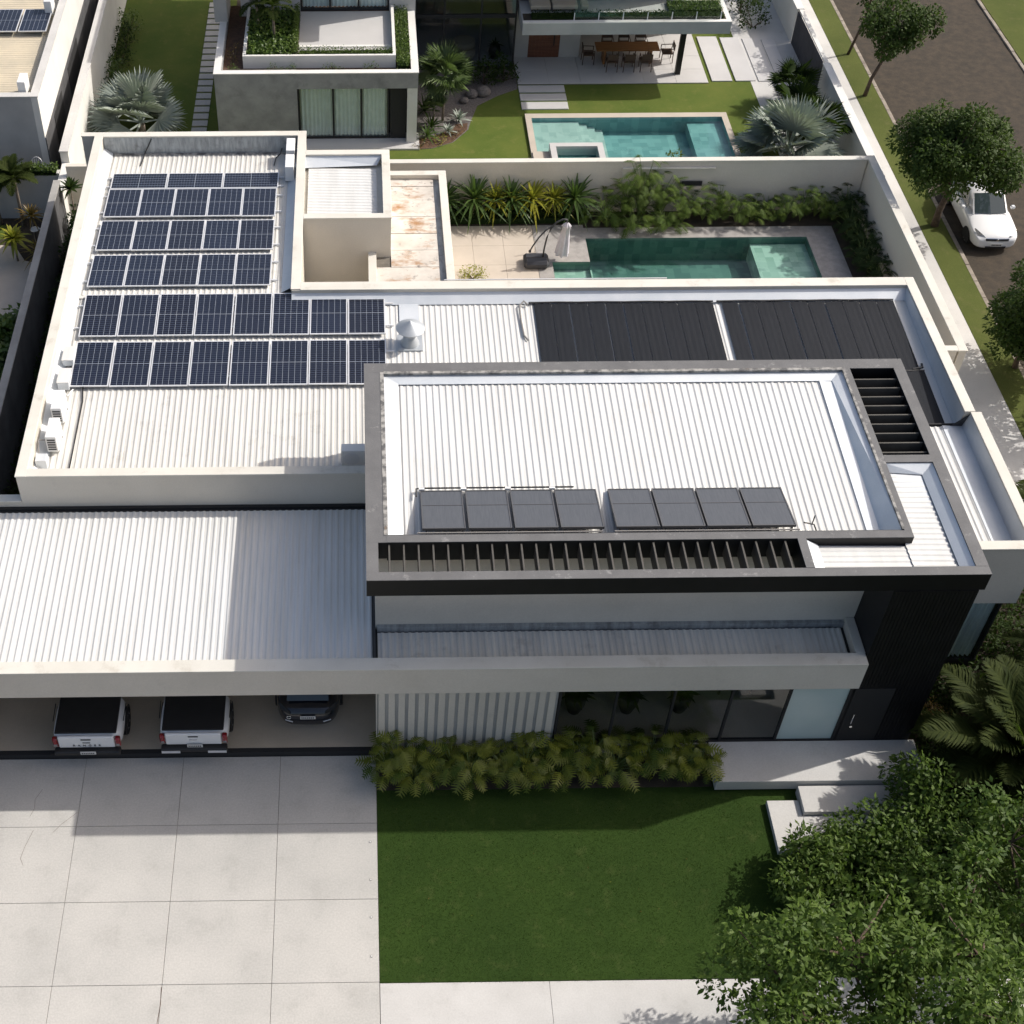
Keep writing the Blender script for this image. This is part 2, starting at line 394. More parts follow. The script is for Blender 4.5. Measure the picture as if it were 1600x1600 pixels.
def slabs(parent, m, xs, ys, z0, z1, gap=.012, bev=.006, jitter=.0):
    for a, b in zip(xs, xs[1:]):
        for c, d in zip(ys, ys[1:]):
            j = rng.uniform(-jitter, jitter)
            MB().box(a + gap, b - gap, c + gap, d - gap, z0, z1 + j).build('slab', m, parent, bev=bev)

drive = MB().box(-14, .30, 8, 20.84, -.05, -.03).build('driveway', 'joint', kind='structure')
slabs(drive, 'concrete', [-12.42, -9.87, -7.33, -4.77, -2.22, .295], [8.2, 10.36, 12.46, 14.56, 16.68, 18.79, 20.835], -.028, 0, .005, .004, .002)
path = MB().box(.302, 16, 8, 14.54, -.05, -.03).build('front_path', 'joint', kind='structure')
slabs(path, 'concrete2', [.300, 4.25, 8.2, 12.1, 16.0], [8.2, 10.36, 12.46, 14.53], -.028, .002, .004, .004)
# small brass-rimmed ground lights set along the edge of the drive
for i, y in enumerate((18.0, 16.95, 15.95, 14.95)):
    t = thing('ground_light', f'small round ground light in the drive beside the lawn, {ORD[i]} from the house', 'light', (.12, y + .25, 0), group='ground lights along the lawn edge')
    MB().lathe([(.035, 0.001), (.035, .008), (.026, .009)], .12, y + .25, 12).build('rim', 'copper', t)
    MB().lathe([(.024, .004), (.02, .011)], .12, y + .25, 10).build('lens', 'lamp_disc', t)

lawn = MB().box(.305, 16.8, 14.545, 20.84, -.05, -.004).build('lawn', 'lawn', kind='structure')
side = MB().box(14.3, 20.5, 8.2, 14.54, -.055, -.004).box(16.81, 20.5, 14.541, 27, -.055, -.004).build('side_garden_bed', 'soil', kind='structure')

# street side
MB().box(17.21, 21.5, 27.0, 110, -.05, .0).build('sidewalk', 'concrete2', kind='structure')
MB().box(21.505, 22.5, 20, 130, -.05, .01).build('street_verge', 'verge', kind='structure')
MB().box(22.68, 29.5, 10, 140, -.3, -.12).build('road', 'asphalt', kind='structure', fix=False)
kerb = MB().box(22.50, 22.69, 12, 16, -.3, -.0).build('kerb', 'kerb', kind='structure')
me = MB().box(0, .17, 0, .985, -.3, .005).mesh('kerb_stone', bev=.015, m='kerb')
for i in range(60):
    o = link('kerb_stone', me, kerb); o.location = Vector((22.505, 16.2 + i, rng.uniform(-.012, .008))) - ORG[kerb.name]
kerb2 = MB().box(29.5, 29.69, 20, 24, -.3, -.0).build('kerb', 'kerb', kind='structure')
for i in range(52):
    o = link('kerb_stone', me, kerb2); o.location = Vector((29.51, 24.2 + i, rng.uniform(-.012, .008))) - ORG[kerb2.name]
MB().box(29.7, 60, 20, 140, -.05, .01).build('street_verge', 'verge', kind='structure')
MB().poly([(24.9, 52.2, -.116), (25.6, 51.9, -.116), (26.0, 52.2, -.116), (25.9, 52.9, -.116), (25.3, 53.1, -.116)]).build('asphalt_patch', 'dark_pave', kind='structure')

# ------------------------------------------------------------------ main house
H = thing('house', 'large modern white house with flat white metal roofs and black trimmed upper storey', 'house', (2.5, 20.8, 0))
PT = 4.96     # parapet top below coping
def wall(*b, m='plaster'): return part('wall', m, H, *b)
def cope(x0, x1, y0, y1, z=PT, o=.025, m='cap'): return MB().box(x0 - o, x1 + o, y0 - o, y1 + o, z, z + .04).build('coping', m, H, bev=.008)

# -- left wing and rear block
wall(-9.2, -8.95, 26.4, 43.5, -.05, PT); wall(-8.948, .298, 26.4, 26.65, -.05, PT); wall(-8.948, -1.85, 43.25, 43.5, -.05, PT)
wall(-9.68, -9.202, 43.3, 43.5, -.05, PT)
wall(-2.1, -1.85, 34.752, 43.248, -.05, PT); wall(-2.1, 17.05, 34.4, 34.75, -.05, PT); wall(16.8, 17.05, 28.6, 34.398, -.05, PT)
wall(16.95, 17.2, 23.45, 28.598, 2.85, PT); wall(16.95, 17.2, 24.4, 28.59, -.05, 2.848); wall(14.45, 16.948, 23.45, 23.70, 2.85, PT)
cope(-9.2, -8.95, 26.4, 43.5); cope(-8.9, .08, 26.4, 26.65, PT + .001); cope(-8.9, -2.15, 43.25, 43.5, PT + .001); cope(-9.68, -9.24, 43.3, 43.5, PT + .001)
cope(-2.1, -1.85, 34.45, 43.5); cope(-1.8, 16.75, 34.4, 34.75, PT + .001); cope(16.8, 17.05, 28.62, 34.75); cope(16.95, 17.2, 23.45, 28.55)
cope(14.45, 16.9, 23.45, 23.70, PT + .001)
MB().box(-13.2, -9.205, 26.4, 26.62, -.05, 4.02).build('wall', 'plaster', H); cope(-13.2, -9.25, 26.4, 26.62, 4.02)

# front slope of the low roof, ridge at y 34.62
RZ = lambda y: 4.62 - .055 * (34.62 - y)
RB = lambda y: 4.62 - .037 * (y - 34.62)
def roof_plane(name, x0, x1, y0, y1, f, m='metal_dull', drop=.03):
    return MB().add([(x0, y0, f(y0) - drop), (x1, y0, f(y0) - drop), (x1, y1, f(y1) - drop), (x0, y1, f(y1) - drop)], ((0, 1, 2, 3),)).build(name, m, H)
r1 = roof_plane('low_roof', -8.94, .29, 26.66, 34.62, RZ); lay_sheets(r1, -8.68, .29, 26.66, 34.56, RZ(26.66), RZ(34.56), 'roof_old')
r2 = roof_plane('low_roof', .29, 16.79, 28.31, 34.38, RZ); lay_sheets(r2, .295, 16.35, 28.31, 34.12, RZ(28.31), RZ(34.12), 'roof')
r3 = roof_plane('low_roof', -8.94, -2.11, 34.62, 43.24, RB); lay_sheets(r3, -8.68, -2.42, 34.68, 43.12, RB(34.68), RB(43.12), 'roof_old')
r4 = MB().quad((14.42, 23.71, 4.40), (16.94, 23.71, 4.40), (16.94, 28.59, 4.44), (14.42, 28.59, 4.44)).build('low_roof', 'metal_dull', H)
lay_sheets(r4, 14.43, 16.32, 23.75, 28.56, 4.41, 4.445, 'roof')
# flashings along the parapets
def flash(a, b, c, d, m='metal'): return MB().quad(a, b, c, d).build('flashing', m, H)
zf, zr = RZ(26.7), RZ(34.6)
flash((-8.945, 26.66, zf + .26), (-8.64, 26.66, zf + .035), (-8.64, 34.6, zr + .035), (-8.945, 34.6, zr + .26))
flash((-8.945, 34.62, zr + .26), (-8.64, 34.62, zr + .035), (-8.64, 43.2, RB(43.2) + .035), (-8.945, 43.2, RB(43.2) + .26))
flash((-2.105, 34.7, zr + .24), (-2.44, 34.7, zr + .035), (-2.44, 43.2, RB(43.2) + .035), (-2.105, 43.2, RB(43.2) + .24))
flash((-8.94, 43.247, PT - .02), (-2.11, 43.247, PT - .02), (-2.11, 43.20, RB(43.2) + .04), (-8.94, 43.20, RB(43.2) + .04), 'metal_dull')
flash((-8.94, 43.19, RB(43.2) + .05), (-2.11, 43.19, RB(43.2) + .05), (-2.11, 43.08, RB(43.08) + .03), (-8.94, 43.08, RB(43.08) + .03), 'sealant')
flash((-2.1, 34.397, 4.86), (16.79, 34.397, 4.86), (16.79, 34.06, RZ(34.06) + .05), (-2.1, 34.06, RZ(34.06) + .05))
flash((16.797, 28.62, 4.9), (16.797, 34.38, 4.9), (16.72, 34.38, RZ(34.4) + .03), (16.72, 28.62, RZ(28.6) + .03))
flash((16.72, 28.62, RZ(28.6) + .028), (16.72, 34.38, RZ(34.4) + .028), (16.36, 34.05, RZ(34.1) + .045), (16.36, 28.62, RZ(28.6) + .045), 'roof')
flash((16.947, 23.72, 4.92), (16.947, 28.58, 4.92), (16.84, 28.58, 4.47), (16.84, 23.72, 4.43)); flash((16.84, 23.72, 4.429), (16.84, 28.58, 4.469), (16.28, 28.58, 4.49), (16.28, 23.72, 4.45))
MB().box(15.0, 16.94, 28.60, 28.64, 4.2, 4.52).build('roof_step', 'black_matt', H)
MB().prism([(16.1, 28.585), (16.945, 28.585), (16.945, 28.56), (16.1, 28.56)], 4.36, 4.42).build('roof_step', 'black_matt', H)
MB().add([(16.40, 28.57, 4.37), (16.945, 28.57, 4.37), (16.945, 28.57, 4.93)], ((0, 1, 2),)).build('end_plate', 'char', H)
# ridge strip between the two slopes (mostly under the panels)
flash((-8.94, 34.48, zr + .048), (-2.11, 34.48, zr + .048), (-2.11, 34.62, zr + .056), (-8.94, 34.62, zr + .056), 'roof_old')
# bright flashing running up to the chimney hood
MB().quad((1.18, 32.75, RZ(32.75) + .052), (1.78, 32.75, RZ(32.75) + .052), (1.78, 34.2, RZ(34.2) + .06), (1.18, 34.2, RZ(34.2) + .06)).build('flashing', 'metal', H)

# -- garage roof with deep fascia
part('fascia', 'plaster', H, -13.2, 12.29, 20.62, 20.95, 3.0, 3.96); part('fascia', 'plaster', H, 12.06, 12.289, 20.952, 22.098, 3.0, 3.96)
cope(-13.2, 12.26, 20.62, 20.95, 3.96, .02); cope(12.08, 12.27, 20.98, 22.07, 3.961, .02)
part('ceiling', 'plaster', H, -13.2, 12.05, 20.952, 26.398, 3.0, 3.12)
gr = MB().quad((-13.2, 20.95, 3.68), (12.06, 20.95, 3.68), (12.06, 22.1, 3.7), (-13.2, 22.1, 3.7)).quad((-13.2, 22.1, 3.7), (.3, 22.1, 3.7), (.3, 26.4, 3.76), (-13.2, 26.4, 3.76)).build('garage_roof', 'black_matt', H)
lay_sheets(gr, -13.18, .22, 21.04, 26.2, 3.69, 3.77, 'roof'); lay_sheets(gr, .35, 11.98, 21.04, 21.96, 3.69, 3.72, 'roof_old')
MB().box(-13.2, .24, 26.30, 26.398, 3.70, 3.83).build('flashing', 'black_matt', H); MB().box(.34, 12.05, 22.0, 22.098, 3.69, 3.90).build('flashing', 'metal_dull', H)
MB().box(.24, .298, 20.96, 26.38, 3.6, 3.80).build('flashing', 'char', H)
MB().quad((-13.2, 20.952, 3.90), (12.05, 20.952, 3.90), (12.05, 21.10, 3.745), (-13.2, 21.10, 3.745)).build('flashing', 'cap', H)

# -- upper storey: white box under the slab
MB().box(.30, 12.298, 22.1, 28.2, 3.45, 6.36).build('upper_wall', 'plaster', H)
# black entrance volume
bb = part('entrance_volume', 'black', H, 12.30, 14.28, 20.85, 21.05, -.05, 6.448)
for b in ((12.301, 12.45, 21.052, 22.098, -.05, 6.45), (14.10, 14.279, 21.052, 28.3, -.05, 6.45), (12.301, 14.098, 28.12, 28.299, 3.5, 6.45), (12.302, 12.40, 22.1, 28.118, .4, 6.45), (12.45, 14.1, 21.06, 28.1, .3, .42)):
    part('entrance_volume', 'black', H, *b)
for i in range(22):          # fine vertical boarding on the black wall
    x = 12.34 + i * .0885
    MB().box(x, x + .078, 20.838, 20.8495, (2.72 if 12.35 < x < 13.35 else .46), 6.44).build('board', 'black', bb)
door = MB().box(12.36, 13.36, 20.832, 20.8485, .47, 2.68).build('door', 'black_matt', H)
MB().tube([(12.56, 20.80, 1.25), (12.56, 20.80, 1.65)], .018).box(12.55, 12.57, 20.80, 20.835, 1.28, 1.30).box(12.55, 12.57, 20.80, 20.835, 1.6, 1.62).build('handle', 'chrome', door)
MB().tube([(12.60, 20.80, 1.1), (12.60, 20.831, 1.1)], .035, 12).build('lock', 'chrome', door)

# -- floating roof slab
SL = [(.08, 14.41, 20.86, 21.11), (.08, .36, 21.112, 22.03), (.08, .57, 22.032, 28.128), (.08, 14.41, 28.13, 28.50), (14.12, 14.41, 21.112, 28.128),
      (.362, 12.948, 22.032, 22.25), (12.78, 12.95, 22.252, 28.128), (10.2, 10.4, 21.112, 22.03), (12.952, 14.118, 24.55, 24.80)]
for i, (a, b, c, d) in enumerate(SL):
    if i == 5: a = .572
    part('slab_beam', 'black', H, a, b, c, d, 6.45 if i in (0, 3, 4, 1, 2) else 6.37, 6.985)
    MB().box(a - .002, b + .002, c - .002, d + .002, 6.986, 7.0 + .0015 * i).build('slab_top', 'membrane', H)
sr = MB().quad((.575, 22.255, 6.50), (12.775, 22.255, 6.50), (12.775, 28.125, 6.82), (.575, 28.125, 6.82)).build('upper_roof', 'metal_dull', H)
UZ = lambda y: 6.50 + .32 * (y - 22.255) / 5.87
lay_sheets(sr, .93, 12.15, 22.30, 27.86, UZ(22.3), UZ(27.86), 'roof')
flash((.573, 28.126, 6.93), (12.777, 28.126, 6.93), (12.777, 27.80, UZ(27.8) + .055), (.573, 27.80, UZ(27.8) + .055))
flash((.574, 22.26, 6.80), (.574, 28.1, 6.93), (.98, 28.1, UZ(28.1) + .05), (.98, 22.26, UZ(22.26) + .05))
flash((12.776, 22.26, 6.95), (12.776, 28.1, 6.95), (12.42, 28.1, UZ(28.1) + .04), (12.42, 22.26, UZ(22.26) + .03)); flash((12.42, 22.26, UZ(22.26) + .029), (12.42, 28.1, UZ(28.1) + .039), (12.1, 28.1, UZ(28.1) + .06), (12.1, 22.26, UZ(22.26) + .05))
# weathered sealant along the inner lips
MB().box(.50, .60, 22.25, 28.13, 6.97, 7.012).build('sealant', 'sealant', H); MB().box(.60, 12.78, 28.07, 28.16, 6.95, 7.011).build('sealant', 'sealant', H); MB().box(.60, 12.78, 22.22, 22.30, 6.90, 6.975).build('sealant', 'char', H)
MB().box(12.74, 12.80, 22.3, 28.07, 6.95, 7.013).build('sealant', 'sealant', H)
# corner roof with sheets laid across
cr = MB().quad((12.955, 21.115, 6.70), (14.115, 21.115, 6.70), (14.115, 24.545, 6.78), (12.955, 24.545, 6.78)).quad((10.405, 21.115, 6.72), (12.955, 21.115, 6.70), (12.955, 22.03, 6.70), (10.405, 22.03, 6.74)).build('corner_roof', 'metal', H)
lay_sheets(cr, 12.80, 13.86, 21.13, 24.36, 6.76, 6.74, 'roof', alongx=True); lay_sheets(cr, 10.68, 12.83, 21.13, 21.98, 6.75, 6.73, 'roof', alongx=True)
flash((14.117, 21.115, 6.97), (14.117, 24.545, 6.97), (13.84, 24.545, 6.80), (13.84, 21.115, 6.80)); flash((12.953, 24.547, 6.97), (14.117, 24.547, 6.97), (13.9, 24.30, 6.80), (12.953, 24.40, 6.80))
flash((10.402, 21.115, 6.97), (10.402, 22.03, 6.97), (10.72, 22.0, 6.80), (10.72, 21.115, 6.80))
# pergola slats: front strip and right-hand strip
for i in range(28): part('pergola_slat', 'slat', H, .60 + i * .3445, .64 + i * .3445, 21.112, 22.03, 6.48, 6.93)
for i in range(9): part('pergola_slat', 'slat', H, 12.952, 14.118, 24.96 + i * .348, 25.0 + i * .348, 6.60, 6.93)

# -- front wall under the fascia
part('garage_floor', 'garage_floor', H, -13.2, .30, 20.99, 26.398, -.05, .18); part('garage_step', 'black_matt', H, -13.2, .30, 20.85, 20.988, -.05, .175)
sw = part('slatted_wall', 'grey_wall', H, .33, 4.90, 20.89, 21.1, -.05, 2.999); part('wall', 'plaster', H, .302, .328, 20.86, 26.39, -.05, 2.999)
for i in range(18): MB().box(.36 + i * .2535, .36 + i * .2535 + .165, 20.85, 20.888, -.04, 2.995).build('wall_slat', 'plaster', sw, bev=.006)
gw = part('glazed_front', 'black_matt', H, 4.92, 12.298, 20.84, 20.95, .40, .47)
part('sill', 'concrete2', H, 4.92, 9.0, 20.80, 20.96, -.05, .398)
XM = [4.95, 6.38, 7.84, 9.30, 10.76, 12.27]
for i, x in enumerate(XM): part('mullion', 'black_matt', gw, x - .03, x + .03, 20.85, 20.94, .472, 2.998)
for i in range(5):
    part('pane' if i < 4 else 'frosted_pane', 'glass_dark' if i < 4 else 'frost', gw, XM[i] + .032, XM[i + 1] - .032, 20.885, 20.895, .475, 2.995)
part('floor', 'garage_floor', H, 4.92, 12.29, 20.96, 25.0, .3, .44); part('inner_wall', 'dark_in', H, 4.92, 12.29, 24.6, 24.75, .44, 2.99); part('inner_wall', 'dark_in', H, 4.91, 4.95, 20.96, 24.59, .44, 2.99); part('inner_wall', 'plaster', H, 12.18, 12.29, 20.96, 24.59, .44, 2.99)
part('inner_wall', 'plaster', H, .33, 4.90, 26.35, 26.39, .2, 2.99)
# -- corner window on the right
cw = part('corner_window', 'black_matt', H, 14.285, 17.0, 23.60, 23.70, -.05, .26)
part('frame', 'black_matt', cw, 14.285, 15.55, 23.60, 23.70, .262, 2.848); part('frame', 'black_matt', cw, 16.90, 16.945, 23.58, 23.70, .262, 2.848)
part('pane', 'glass_clear', cw, 15.552, 16.898, 23.63, 23.64, .262, 2.848)
def curtain(parent, x0, x1, y, z0, z1, pitch=.14, amp=.05, m='curtain'):
    mb = MB(); n = max(6, int((x1 - x0) / (pitch / 4))); r_ = random.Random(int(x0 * 100))
    ph = 0
    for i in range(n + 1):
        x = x0 + (x1 - x0) * i / n; ph += 2 * math.pi / 4 * r_.uniform(.75, 1.25)
        yy = y + amp * math.sin(ph); mb.v += [(x, yy, z0), (x, yy, z1)]
    mb.f = [(2 * i, 2 * i + 2, 2 * i + 3, 2 * i + 1) for i in range(n)]
    return mb.build('curtain', m, parent, smooth=True, fix=False)
curtain(H, 15.5, 16.88, 23.74, .27, 2.84)
part('inner_wall', 'plaster', H, 14.3, 16.94, 24.3, 24.39, -.05, 2.84); part('frame', 'black_matt', cw, 16.90, 16.99, 23.701, 24.38, -.05, 2.848)
# -- entrance platform and steps
for nm, b, lab in (('entrance_platform', (9.02, 14.42, 19.60, 20.83, .08, .45), 'wide raised concrete landing in front of the black entrance'),
                   ('entrance_step', (11.12, 14.3, 18.78, 19.55, -.03, .30), 'upper concrete entrance step just below the landing'),
                   ('entrance_step', (10.28, 14.1, 17.75, 19.2, -.03, .15), 'lowest broad concrete entrance step beside the lawn')):
    if nm == 'entrance_step' and b[5] == .15: mb = MB().box(10.28, 11.10, 17.75, 19.22, -.03, .15).box(11.10, 14.1, 17.75, 18.76, -.03, .149)
    else: mb = MB().box(*b)
    mb.build(nm, 'concrete2', bev=.008, label=lab, cat='step')
MB().box(9.3, 14.2, 19.8, 20.8, -.05, .08).build('entrance_footing', 'concrete', H)

# -- stair tower, light well and stained slab roof behind
wall(-1.848, 1.03, 42.0, 42.25, -.05, PT); wall(.80, 1.03, 38.42, 41.998, -.05, PT); wall(-1.848, 1.03, 38.2, 38.418, -.05, PT)
cope(-1.80, 1.03, 42.0, 42.25, PT + .002); cope(.80, 1.03, 38.45, 41.95, PT + .001); cope(-1.80, 1.03, 38.2, 38.42, PT + .002)
tr = MB().quad((-1.845, 38.42, 4.62), (.798, 38.42, 4.62), (.798, 41.998, 4.62), (-1.845, 41.998, 4.62)).build('tower_roof', 'cap', H)
lay_sheets(tr, -1.72, .60, 38.5, 41.6, 4.70, 4.64, 'roof', alongx=True)
MB().quad((-1.84, 41.995, 4.93), (.79, 41.995, 4.93), (.62, 41.72, 4.72), (-1.84, 41.55, 4.74)).build('flashing', 'metal', H)
part('wall', 'plaster', H, -1.848, 3.05, 34.752, 43.05, -.06, -.02)
wall(.30, .52, 34.752, 38.198, -.05, 3.6); wall(2.84, 3.06, 34.752, 43.05, -.05, 3.6); wall(1.032, 2.838, 42.82, 43.05, -.05, 3.6)
cope(.30, .52, 34.78, 38.17, 3.6); cope(2.84, 3.06, 34.78, 43.05, 3.601); cope(1.06, 2.80, 42.82, 43.05, 3.6)
fr = MB().box(.522, 2.838, 34.753, 38.198, 3.2, 3.42).box(1.033, 2.838, 38.2, 42.818, 3.2, 3.42).build('flat_roof', 'joint', H)
ys = [34.76, 35.7, 36.65, 37.6, 38.55, 39.5, 40.5, 41.5, 42.35, 42.81]
for a, b in zip(ys, ys[1:]):
    MB().box(.53 if b < 38.2 else 1.04, 2.62, a + .012, b - .012, 3.4201, 3.45 + rng.uniform(0, .012)).build('roof_panel', 'stain', fr)
MB().box(2.63, 2.835, 34.76, 42.81, 3.4202, 3.428).build('gutter', 'metal_dull', fr)
MB().tube([(-1.6, 35.1, .6), (-1.7, 35.3, .6), (-1.65, 35.45, .6), (.1, 35.5, .6)], .03).tube([(-1.6, 35.1, .6), (-.1, 35.15, .6)], .03).build('pipe', 'copper', H)
for i in range(4): MB().tube([(-1.3 + i * .3, 35.5, .6), (-1.3 + i * .3, 35.5, .3)], .03).build('pipe', 'copper', H)
MB().box(-1.84, .29, 34.76, 38.19, -.019, .1).build('well_floor', 'deck', H)
# thin aluminium guard along the rear parapet
MB().tube([(2.6, 34.95, 4.9), (9.5, 34.95, 4.9)], .022).build('guard_rail', 'alu', H)
for i in range(5): MB().tube([(2.7 + i * 1.65, 34.95, 4.88), (2.7 + i * 1.65, 34.76, 4.6)], .015).build('bracket', 'alu', H)

# ------------------------------------------------------------------ things on the roofs
def panel_meshes(w, l):
    fr = MB(); t = .034
    fr.box(-w / 2, w / 2, -l / 2, -l / 2 + t, 0, .036).box(-w / 2, w / 2, l / 2 - t, l / 2, 0, .036)
    fr.box(-w / 2, -w / 2 + t, -l / 2 + t, l / 2 - t, 0, .0355).box(w / 2 - t, w / 2, -l / 2 + t, l / 2 - t, 0, .0355)
    gl = MB().box(-w / 2 + t, w / 2 - t, -l / 2 + t, l / 2 - t, .012, .031)
    ln = MB()
    for i in range(1, 6):
        x = -w / 2 + t + (w - 2 * t) * i / 6
        ln.box(x - .004, x + .004, -l / 2 + t, l / 2 - t, .0312, .0325)
    ln.box(-w / 2 + t, w / 2 - t, -.007, .007, .0312, .0328)
    return fr.mesh('frame', m='alu'), gl.mesh('cell_glass', m='pv'), ln.mesh('cell_lines', m='cellline')
PM = panel_meshes(1.125, 1.885)
PM2 = panel_meshes(1.125, 1.72); PM3 = panel_meshes(.98, 1.885)
def panel(x, y, z, tilt, label, group, rz=0, pm=PM):
    t = thing('solar_module', label, 'solar panel', (x, y, z), 0, group, local=True)
    t.rotation_euler = (Matrix.Rotation(tilt, 4, 'X') @ Matrix.Rotation(rz, 4, 'Z')).to_euler()
    for nm, me in zip(('frame', 'cell_glass', 'cell_lines'), pm): link(nm, me, t)
    return t
RN = ['first', 'second', 'third', 'fourth', 'fifth']
ta, tb = math.atan(.055), -math.atan(.037)
GP = 'solar panels on the house roof'
rows = [(31.46, 8, ta, RZ), (33.60, 8, ta, RZ), (35.83, 5, tb, RB), (37.82, 5, tb, RB), (39.79, 5, tb, RB)]
for k, (yc, n, tl, f) in enumerate(rows):
    for i in range(n):
        x = -7.86 + i * 1.147 + (.02 if i > 3 and n == 8 else 0) if n == 8 else -7.90 + i * 1.139
        z = f(yc) + .115 + rng.uniform(-.006, .006)
        panel(x, yc, z, tl + rng.uniform(-.003, .003), f'dark blue solar panel, {ORD[i]} from left in the {RN[k]} row counted from the garage', GP, pm=PM if k < 2 else PM2)
for i in range(3):
    panel(-7.50 + i * 1.905, 41.17, RB(41.17) + .115, tb, f'solar panel lying sideways in the rearmost row, {["left", "middle", "right"][i]} one', GP, rz=math.pi / 2, pm=PM3)
for k, (yc, n, tl, f) in enumerate(rows + [(41.17, 5, tb, RB)]):
    for s_, w_ in ((-.5, 'nearer'), (.5, 'farther')):
        if k == 5: s_ *= .55
        y = yc + s_; x1 = 1.0 if n == 8 else -2.58
        MB().box(-8.62, x1, y - .02, y + .02, f(y) + .045, f(y) + .1).build('mounting_rail', 'alu', label=f'{w_} aluminium rail under the {ORD[k]} row of solar panels from the garage', cat='rail', group='rails under the solar panels')

# black cables
def cable(name, pts, r, label): MB().tube(pts, r, 6).build(name, 'pipe', label=label, cat='cable')
cable('cable', [(-8.05, 30.7, RZ(30.7) + .06), (-7.98, 30.0, RZ(30) + .06), (-8.0, 29.0, RZ(29) + .05), (-8.02, 27.6, RZ(27.6) + .05), (-8.05, 26.72, RZ(26.7) + .05)], .022, 'black cable running from the solar panels to the front parapet')
cable('cable', [(-7.6, 42.35, RB(42.3) + .05), (-7.55, 42.8, RB(42.8) + .06), (-7.5, 43.18, RB(43.1) + .12), (-7.4, 43.2, 4.6), (-7.25, 43.22, 4.9)], .02, 'black cable climbing the rear parapet behind the solar panels')
cable('cable', [(-2.95, 42.3, RB(42.3) + .05), (-2.9, 42.7, RB(42.6) + .1), (-2.75, 43.0, RB(43) + .1), (-2.7, 43.2, 4.5)], .02, 'black cable beside the two air conditioners at the rear')

# chimney hood
ch = thing('chimney_cowl', 'round galvanised chimney cowl with conical hat beside the solar panels', 'chimney', (1.47, 32.35, RZ(32.35)))
zc = RZ(32.35)
MB().lathe([(.30, zc - .02), (.27, zc + .10), (.21, zc + .16), (.21, zc + .42)], 1.47, 32.35, 24).build('stack', 'cowl', ch, smooth=True)
MB().lathe([(.25, zc + .42), (.25, zc + .47)], 1.47, 32.35, 24).build('collar', 'cowl', ch)
for k in range(4):
    a = k * math.pi / 2 + .4
    MB().box(1.47 + .2 * math.cos(a) - .012, 1.47 + .2 * math.cos(a) + .012, 32.35 + .2 * math.sin(a) - .012, 32.35 + .2 * math.sin(a) + .012, zc + .46, zc + .66).build('strut', 'cowl', ch)
MB().lathe([(.42, zc + .60), (.43, zc + .62), (.015, zc + .86), (.0, zc + .87)], 1.47, 32.35, 40).build('hat', 'cowl', ch)
MB().box(1.1, 1.85, 32.0, 32.75, zc - .01, zc + .048).build('base_flashing', 'cowl', ch)

# flat-plate water heating collectors
def collector(i, x):
    y0, y1 = 22.52, 24.02; z0, z1 = UZ(22.5) + .42, UZ(24.0) + .10
    t = thing('solar_collector', f'grey flat-plate solar water collector, {ORD[i]} from the left on the upper roof', 'solar collector', (x + .53, y0, UZ(y0)), group='water heating collectors on the upper roof')
    dz = (z1 - z0) / (y1 - y0)
    def slab_(a, b, c, d, lo, hi, nm, m):
        mb = MB(); P = lambda xx, yy, hh: (xx, yy, z0 + (yy - y0) * dz + hh)
        mb.add([P(a, c, lo), P(b, c, lo), P(b, d, lo), P(a, d, lo), P(a, c, hi), P(b, c, hi), P(b, d, hi), P(a, d, hi)],
               ((3, 2, 1, 0), (4, 5, 6, 7), (0, 1, 5, 4), (1, 2, 6, 5), (2, 3, 7, 6), (3, 0, 4, 7)))
        return mb.build(nm, m, t)
    slab_(x, x + 1.03, y0, y0 + .03, -.07, .012, 'frame', 'colframe'); slab_(x, x + 1.03, y1 - .03, y1, -.07, .012, 'frame', 'colframe')
    slab_(x, x + .03, y0 + .03, y1 - .03, -.07, .011, 'frame', 'colframe'); slab_(x + 1.00, x + 1.03, y0 + .03, y1 - .03, -.07, .011, 'frame', 'colframe')
    slab_(x + .03, x + 1.00, y0 + .03, y1 - .03, -.06, 0, 'absorber', 'absorber')
    slab_(x + .03, x + 1.00, (y0 + y1) / 2 + .15, (y0 + y1) / 2 + .165, 0.0005, .008, 'cross_bar', 'colframe')
    for xx in (x + .08, x + .95): part('leg', 'colframe', t, xx, xx + .04, y0 + .05, y0 + .09, UZ(y0), z0 - .06)
CX = [1.42, 2.52, 3.62, 4.71, 6.03, 7.11, 8.19, 9.27]
for i, x in enumerate(CX): collector(i, x)
pp = thing('collector_pipe', 'dark pipe along the upper edge of the left group of water collectors', 'pipe', (1.3, 24.35, 6.5))
MB().tube([(1.32, 23.8, UZ(24) + .13), (1.33, 24.06, UZ(24.0) + .13), (1.45, 24.08, UZ(24.0) + .13), (5.2, 24.08, UZ(24.0) + .13)], .022, 8).build('tube', 'pipe', pp)
for x in (1.46, 2.49, 3.58, 4.67): MB().box(x - .07, x + .07, 24.025, 24.10, UZ(24.0) + .08, UZ(24.0) + .15).build('fitting', 'white', pp)
pp = thing('collector_pipe', 'short bent pipe at the right end of the water collectors', 'pipe', (10.6, 22.5, 6.4))
MB().tube([(10.5, 22.62, UZ(22.6) + .4), (10.75, 22.6, UZ(22.6) + .35), (10.9, 22.55, UZ(22.5) + .04)], .018, 8).tube([(10.7, 22.6, UZ(22.6) + .33), (10.78, 22.75, UZ(22.6) + .5)], .015, 6).build('tube', 'pipe', pp)
for x, n_ in ((1.3, 'left'), (5.98, 'right')):
    MB().tube([(x, 22.45, UZ(22.45) + .35), (x + 4.4, 22.45, UZ(22.45) + .35)], .02, 8).build('collector_header', 'copper', label=f'grey header pipe along the lower edge of the {n_} group of collectors', cat='pipe')

